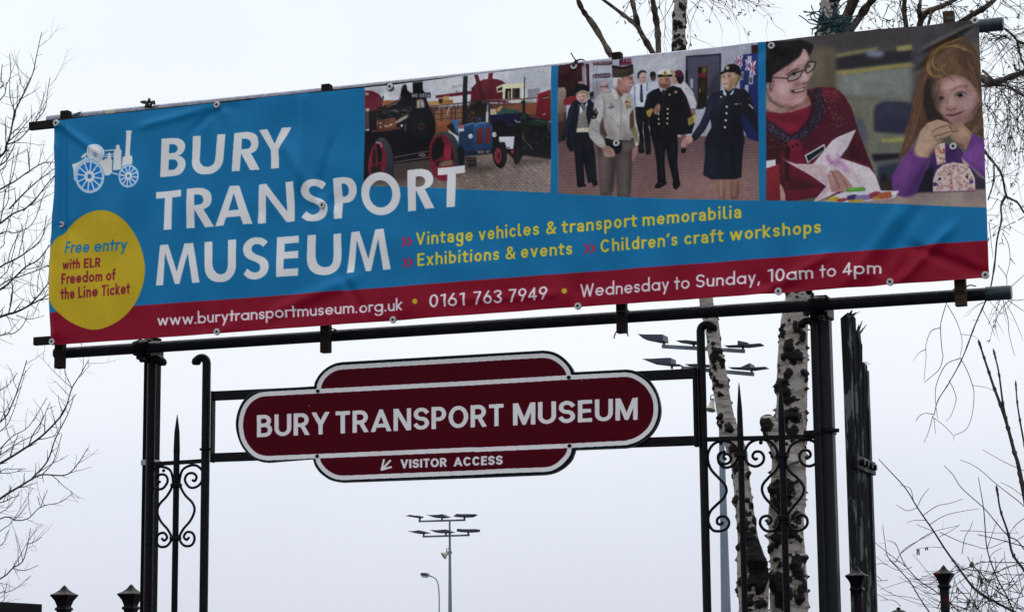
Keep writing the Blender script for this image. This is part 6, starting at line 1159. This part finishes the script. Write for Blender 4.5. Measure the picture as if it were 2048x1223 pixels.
for x, y, n_, L in ((1730, 10, 7, .22), (1770, 0, 9, .22), (1810, 10, 8, .18), (1850, 20, 9, .14), (1880, 0, 9, .16), (1920, -5, 8, .14), (1960, 0, 6, .16), (2000, -10, 6, .22), (2040, -10, 5, .26), (1760, 40, 6, .10), (1790, 60, 5, .08)): hang(x, y, n_, L, 20, depth=1, r=.0026)
for x, y, n_, L in ((1972, 68, 9, .26), (1985, 75, 7, .28), (2000, 75, 8, .30), (2020, 70, 7, .30), (2035, 95, 8, .34), (2045, 120, 6, .36), (1970, 165, 10, .42), (1985, 168, 12, .5), (2000, 170, 12, .55), (2018, 172, 10, .55), (2035, 180, 8, .5), (2046, 200, 6, .5)): hang(x, y, n_, L, 8, dx=.15, depth=1, g=.8)
for x, y, n_, L in ((2005, 440, 1, .18), (2014, 470, 2, .25), (2040, 440, 3, .3), (2010, 590, 4, .22), (2020, 600, 3, .25), (1985, 360, 3, .2), (2000, 400, 3, .24)): hang(x, y, n_, L, 6, depth=1, g=.7)
for s_, w in (('1895 600 1885 632 1881 655 1884 700 1886 712 1880 735 1868 748 1848 765', 1.8), ('1881 655 1862 662 1852 690 1852 715 1848 760', 1.7), ('1852 698 1838 705 1826 721', 1.4), ('1895 610 1912 640 1922 668 1924 690 1920 712', 1.7), ('1922 668 1940 670 1956 676', 1.3), ('1920 714 1934 740 1945 770 1948 790 1944 830 1932 858 1908 870', 1.8), ('1944 770 1970 774 1990 782', 1.3), ('1920 716 1895 726 1882 745 1872 772 1871 800 1875 836', 1.7), ('1898 760 1908 780 1912 800 1902 830 1892 842', 1.6), ('1868 828 1850 826 1838 832 1832 842', 1.6), ('1866 830 1858 860 1848 885', 1.5), ('1866 834 1885 848 1905 868 1908 880', 1.5), ('1868 835 1871 868', 1.3), ('1966 620 1980 646 1990 672', 1.6), ('1976 598 1995 620 2012 630', 1.2), ('1958 640 1944 640', 1.2), ('2006 600 2016 640 2018 666 2026 700 2030 712', 1.6), ('2010 602 2030 640 2046 680', 1.5), ('2012 596 2030 610 2048 622', 2.2), ('1978 445 1983 490 1986 515', 1.6), ('1996 530 2012 552 2014 575', 1.8), ('2006 466 2017 490 2020 520 2014 548 2012 556', 1.7), ('2020 516 2030 528', 2.4), ('1990 285 2010 300 2048 305', 1.5), ('1978 395 1998 400 2010 412', 1.3), ('1975 355 2000 352 2040 360', 1.2)):
    limb(mbc, s_, w*1.15, w*.6, BY+.1, wob=.03, n=4)
mbc.build('crown', TWIG, birch)
# ================================================================== bare tree at the left
LY = 6.5
lt0 = P(-620, 1300, LY); ltree = thing('bare_tree', (lt0[0], LY, 0), 'bare tree with fine upturned twigs reaching in along the left edge', 'tree')
mb1 = MB(); mb2 = MB()
tr = [np.array([lt0[0], LY, 0]), np.array([lt0[0]+.05, LY, 1.5]), np.array([lt0[0], LY+.05, 3]), np.array([lt0[0]-.08, LY, 4.6]), np.array([lt0[0]-.05, LY, 6.5])]
trs = spl(tr, 5); mb1.tube(trs, [.17-.12*i/(len(trs)-1) for i in range(len(trs))], 14); mb1.build('trunk', BRANCH, ltree, smooth=True)
def spurs(pts, rr, L, nmin=1.0, up=.5, rec=1):
    acc = 0
    for i in range(1, len(pts)-1):
        acc += np.linalg.norm(pts[i]-pts[i-1])
        if acc > .10/nmin and rng.random() < .8:
            acc = 0; t = pts[i+1]-pts[i-1]; t /= np.linalg.norm(t)+1e-9
            pr = np.cross(t, [0, 1, 0]); pr /= np.linalg.norm(pr)+1e-9
            d_ = t*.75+pr*(.7 if rng.random() < .5 else -.7)+np.array([0, rng.normal(0, .4), up*.5]); d_ /= np.linalg.norm(d_)
            l_ = L*(.15+rng.random()**2.2*1.0); n_ = max(3, int(l_/.06)); p_ = pts[i]; q_ = [p_]
            for k_ in range(n_): d_ = d_+np.array([0, 0, up])*.10+rng.normal(0, .12, 3); d_ /= np.linalg.norm(d_); p_ = p_+d_*l_/n_; q_.append(p_)
            r0 = min(rr[i]*.6, .0055); mb2.tube(q_, [r0*(1-.6*k_/n_) for k_ in range(n_+1)], 4)
            if rec and l_ > .16: spurs(q_, [r0*.9]*len(q_), L*.4, nmin*1.3, up, rec-1)
def trace(org, k, s_, w0, w1, L=.5, den=1.0):
    v_ = np.array([float(z) for z in s_.split()]).reshape(-1, 2)/np.array(k)+np.array(org)
    Y = LY+rng.normal(0, .5)
    a_ = v_[0]; v_ = [(a_[0]-90, a_[1]+60+rng.normal(0, 15)), *map(tuple, v_)] if a_[0] < 15 else v_
    pts, rr = limb(mb2, ' '.join('%f %f' % tuple(z) for z in v_), w0, w1, Y, wob=.12, n=5); spurs(pts, rr, L, den)
A1, A2, A3 = ((0, 40), 3.217), ((0, 400), 3.217), ((0, 720), 2.43)
for a_, s_, w0, w1 in ((A1, '0 880 40 810 65 740 85 640 95 590 135 510 180 420 215 330 235 230 268 80', 4.5, 1.2), (A1, '0 515 40 420 68 350 62 220', 2.2, 1.2), (A1, '0 440 5 380 14 285', 2.5, 1.2), (A1, '50 800 120 770 180 710 240 640 290 570 305 470 322 370', 2.6, 1.1), (A1, '0 935 60 870 95 800', 3, 2), (A1, '95 590 65 500 62 380', 1.8, 1.1), (A1, '0 1090 90 1040 190 970 280 920 355 915', 3.5, 1.5), (A1, '190 960 185 860 170 830', 1.6, 1), (A1, '60 1215 160 1110 250 1030 360 950', 3.2, 1.5), (A1, '150 1225 230 1150 300 1060 362 988', 3, 1.5), (A1, '20 1220 60 1050 90 850', 1.8, 1.2), (A1, '0 970 60 900 180 830', 2.0, 1), (A1, '250 1220 270 1150 295 1095', 1.6, 1), (A1, '0 1110 40 1105 100 1080', 2, 1),
                      (A2, '0 150 80 90 160 55 230 0', 4, 2), (A2, '0 215 100 210 200 160 260 40', 2.4, 1.2), (A2, '0 430 100 380 190 320 270 240 300 100', 3.6, 1.4), (A2, '0 575 80 510 165 430 250 380 320 290', 4.5, 1.8), (A2, '0 500 60 420 105 250 115 190', 2, 1.1), (A2, '0 550 130 490 230 455 325 415', 2.6, 1.6), (A2, '0 750 100 720 180 680 250 610 322 520', 5.5, 2), (A2, '180 680 260 640 322 600', 3, 1.8), (A2, '170 690 240 650 325 630', 2.6, 1.5), (A2, '0 872 90 855 150 800 185 710', 2.4, 1.2), (A2, '105 740 190 765 285 742', 1.6, .9), (A2, '165 430 150 300 140 150', 1.6, 1), (A2, '240 590 250 480 290 360', 1.6, 1), (A2, '60 720 75 600 95 520', 1.6, 1), (A2, '0 310 30 230 100 0', 2, 1.2),
                      (A3, '0 500 100 440 200 370 280 290 320 230 350 135 390 70 430 0', 5, 1.3), (A3, '350 135 330 90 313 55', 1.5, 1), (A3, '0 672 100 610 150 580 205 555 320 556 380 500 427 425', 5, 1.2), (A3, '150 580 230 490 270 380 330 260 362 165', 3.2, 1.3), (A3, '205 555 260 490 300 360', 2, 1.2), (A3, '0 770 80 778 140 765 200 710 290 690 355 645', 2.6, 1.1), (A3, '195 705 182 660', 1.5, 1), (A3, '200 705 230 630', 1.5, 1), (A3, '0 1060 60 1010 110 975 135 890 148 815', 3.2, 1.2), (A3, '135 892 170 880 200 858', 1.8, 1), (A3, '0 1130 25 1128 80 1105 150 1045', 2, 1), (A3, '60 1010 120 1020 185 995', 1.8, 1), (A3, '0 300 60 210 100 100 130 0', 3.2, 1.6), (A3, '0 430 60 370 140 320 228 182', 2.4, 1.1), (A3, '0 460 90 400 180 350 210 265', 2.2, 1.1), (A3, '0 540 60 530 110 525', 1.8, 1), (A3, '0 345 60 260 125 50', 2, 1), (A3, '0 740 60 690 100 630', 1.8, 1), (A3, '0 145 40 120 85 60', 2, 1), (A3, '0 830 60 780 160 620', 1.8, 1), (A3, '0 900 25 860 42 825', 1.6, 1), (A3, '0 250 30 330 65 420', 1.6, 1), (A3, '0 1180 20 1140 35 1075', 1.6, 1)):
    trace(a_[0], a_[1], s_, w0*1.15, w1*1.15, L=.42 if w0 > 2.5 else .22, den=1.7)
mb2.build('crown', TWIGL, ltree)
# ================================================================== shrubs at the right
HZ = 1.7
def sh(name, Y, loc_px, label, cat): g_ = P(*loc_px, Y); return thing(name, (g_[0], Y, 0), label, cat)
hz = sh('hazel_bush', HZ, (2010, 1300), 'bare hazel bush with fine crossing twigs and catkins in the bottom right corner', 'bush')
HALL = []; mbh = MB(); O8 = np.array([1740, 860]); K8 = 3.37
def hzl(s_, w0, w1, Y=HZ, L=.25, den=.8, rec=1, kn=0):
    global mb2
    v_ = np.array([float(z) for z in s_.split()]).reshape(-1, 2)/K8+O8
    pts, rr = limb(mbh, ' '.join('%f %f' % tuple(z) for z in v_), w0, w1, Y+rng.normal(0, .15), wob=.05, n=6, knobs=kn); HALL.append(pts)
    keep_, mb2 = mb2, mbh
    if L: spurs(pts, rr, L, den, .1, rec)
    mb2 = keep_
    return pts
base = P(2010, 1560, HZ)
for s_, w0, w1, L in (('1400 1500 1100 1290 950 1210 800 1130 700 1060 600 930 500 790 430 680 320 520 240 390 130 270 60 195', 7, 1.3, .0), ('1150 1500 975 1223 920 1110 850 980 790 800 775 640 765 520 745 400 730 315', 3.6, 1.3, .0), ('1300 1300 1038 800 930 710 850 620 770 525 620 390 560 300 500 237', 3, 1.2, 0), ('1200 680 1038 510 940 430 850 360 720 250 605 195', 2.2, 1, 0), ('1200 330 1038 272 900 210 760 130', 1.8, 1, 0), ('1200 520 1038 445 960 390 880 348', 1.6, 1, 0),
                      ('600 1500 400 1223 330 1120 270 1020 190 930 120 850 100 740 85 640', 3.2, 1.1, .1), ('850 1500 600 1223 450 1090 330 1010 240 910 205 840 170 760 115 740', 3.2, 1.1, .1), ('250 920 140 840 40 760 -40 700', 1.8, 1, .06), ('205 830 300 760 420 685 600 640', 1.6, 1, .05), ('170 890 230 800 330 740 430 685', 1.5, 1, .05), ('430 680 330 640 318 628', 1.4, 1, 0), ('320 520 250 540 175 500', 1.5, .9, 0), ('320 510 350 450 395 390', 1.4, 1, 0), ('290 460 270 390 200 368', 1.5, 1, 0), ('360 570 450 510 540 490 625 462', 1.6, .9, 0), ('400 635 500 575 620 545 735 527', 1.6, .9, 0), ('375 605 300 605 245 622', 1.4, .9, 0), ('500 790 400 785 305 800', 1.3, .8, 0), ('470 715 540 680 605 635', 1.3, .8, 0),
                      ('470 685 600 745 700 775 790 795 930 740', 1.8, 1, .08), ('610 675 720 678 850 690 1000 690', 1.4, .9, .05), ('620 830 640 720 680 650 690 610', 1.6, 1, .05), ('790 795 830 680 862 598', 1.5, .9, .05), ('1100 800 960 760 850 730 725 700', 2.6, 1.6, .05), ('1100 900 980 890 850 888 740 882', 2.4, 1.4, .04), ('1100 560 1000 620 940 690', 1.8, 1.2, .08), ('1050 700 960 760', 1.6, 1, .06)):
    tw_ = hzl(s_, w0, w1, L=L)
    if s_.startswith('500 790'): CT = [tw_[int(len(tw_)*.9)], tw_[int(len(tw_)*.6)]]
for i in range(84):                      # the tangle low in the corner
    x = 480+rng.random()*560; y = 930+rng.random()*330; a_ = rng.normal(math.pi*1.15, .9); l_ = 120+rng.random()*230
    hzl('%f %f %f %f %f %f %f %f' % (x-l_*.5*math.cos(a_), y-l_*.5*math.sin(a_), x+rng.normal(0, 12), y+rng.normal(0, 12), x+l_*.3*math.cos(a_), y+l_*.3*math.sin(a_)+rng.normal(0, 16), x+l_*.6*math.cos(a_+.2), y+l_*.6*math.sin(a_+.2)), 1.8, .9, Y=HZ+rng.normal(0, .3), L=.09, rec=0)
for i in range(26):
    x = 30+rng.random()*480; y = 880+rng.random()*330; a_ = math.pi+rng.normal(.15, .35); l_ = 80+rng.random()*140
    hzl('%f %f %f %f %f %f' % (x+l_*.5, y+rng.normal(20, 20), x, y, x+l_*math.cos(a_), y+l_*math.sin(a_)), 1.4, .8, Y=HZ+rng.normal(0, .2), L=0)
mbh.build('stems', TWIG, hz)
CATK = mat('hazel catkin', (.13, .09, .04), .8, var=.3, vscale=60)
HP = [q_ for L_ in HALL for q_ in L_[2:-2] if (lambda z: z[0] > 1850 and 1060 < z[1] < 1210)(PR(q_))]
CK = [((PR(q_)[0]-O8[0])*K8, (PR(q_)[1]-O8[1])*K8, 30+rng.random()*22, q_[1]) for q_ in (HP[int(i_)] for i_ in rng.integers(0, len(HP), 8))]+[((PR(q_)[0]-O8[0])*K8, (PR(q_)[1]-O8[1])*K8, h_, q_[1]) for q_, h_ in zip(CT, (46, 22))]
for x, y, h, *yy_ in CK:
    HQ = yy_[0] if yy_ else HZ; y = y+h/2
    mck = MB()
    for dx in (-4, 5):
        a_ = P(O8[0]+(x+dx)/K8, O8[1]+(y-h/2)/K8, HQ); b_ = P(O8[0]+(x+dx*1.6)/K8, O8[1]+(y+h/2)/K8, HQ); u_ = M(1.5, a_)
        mck.tube([a_, a_+(b_-a_)*.15, a_+(b_-a_)*.8, b_], [u_*.3, u_, u_*.9, u_*.3], 7)
    mck.build('catkin', CATK, hz, smooth=True)
bd = sh('budding_shrub', 1.2, (2040, 1300), 'upright shrub with thick straight stems and plump buds at the right edge', 'shrub')
STK = mat('dark smooth stem', (.022, .017, .018), .6, var=.4, vscale=30)
def stalk(pp, w0, w1, Y=1.2):
    mbs = MB(); v_ = np.array(pp, float); v_ = np.array(spl(v_, 7)); n_ = len(v_); pts = [P(x, y, Y) for x, y in v_]; rr = [M(w0+(w1-w0)*i/(n_-1), pts[0])/2 for i in range(n_)]
    mbs.tube(pts, rr, 9); d_ = pts[-1]-pts[-2]; d_ /= np.linalg.norm(d_)
    mbs.tube([pts[-1], pts[-1]+d_*.012, pts[-1]+d_*.024, pts[-1]+d_*.036], [rr[-1], rr[-1]*1.7, rr[-1]*1.3, .0004], 8)
    for i in range(6, n_-1, 7):
        mbs.tube([pts[i]-d_*.008, pts[i], pts[i]+d_*.008], [rr[i], rr[i]*1.35, rr[i]], 9)
        for s_ in (-1, 1): q_ = pts[i]+np.array([s_*rr[i]*1.0, 0, .002]); mbs.tube([q_, q_+d_*.006, q_+d_*.012], [rr[i]*.5, rr[i]*.45, .0004], 6)
    mbs.build('stem', STK, bd, smooth=True)
C7 = lambda s_: [(1800+float(a_)/2.657, 440+float(b_)/2.657) for a_, b_ in zip(s_.split()[::2], s_.split()[1::2])]
stalk(C7('720 1800 640 1350 605 1223 570 1090 530 970 500 890 470 800 445 725 428 672'), 8.5, 3.6); stalk(C7('720 1800 625 1300 590 1160 560 1040 545 960 525 810 505 722'), 6.5, 3.0); stalk(C7('780 1700 690 1330 659 1180 635 1050 622 960 617 892'), 5, 2.6)
stalk([(2120, 1330), (2075, 1180), (2048, 1139), (2025, 1106), (2016, 1065), (2001, 1020), (1995, 985)], 7, 3.4)
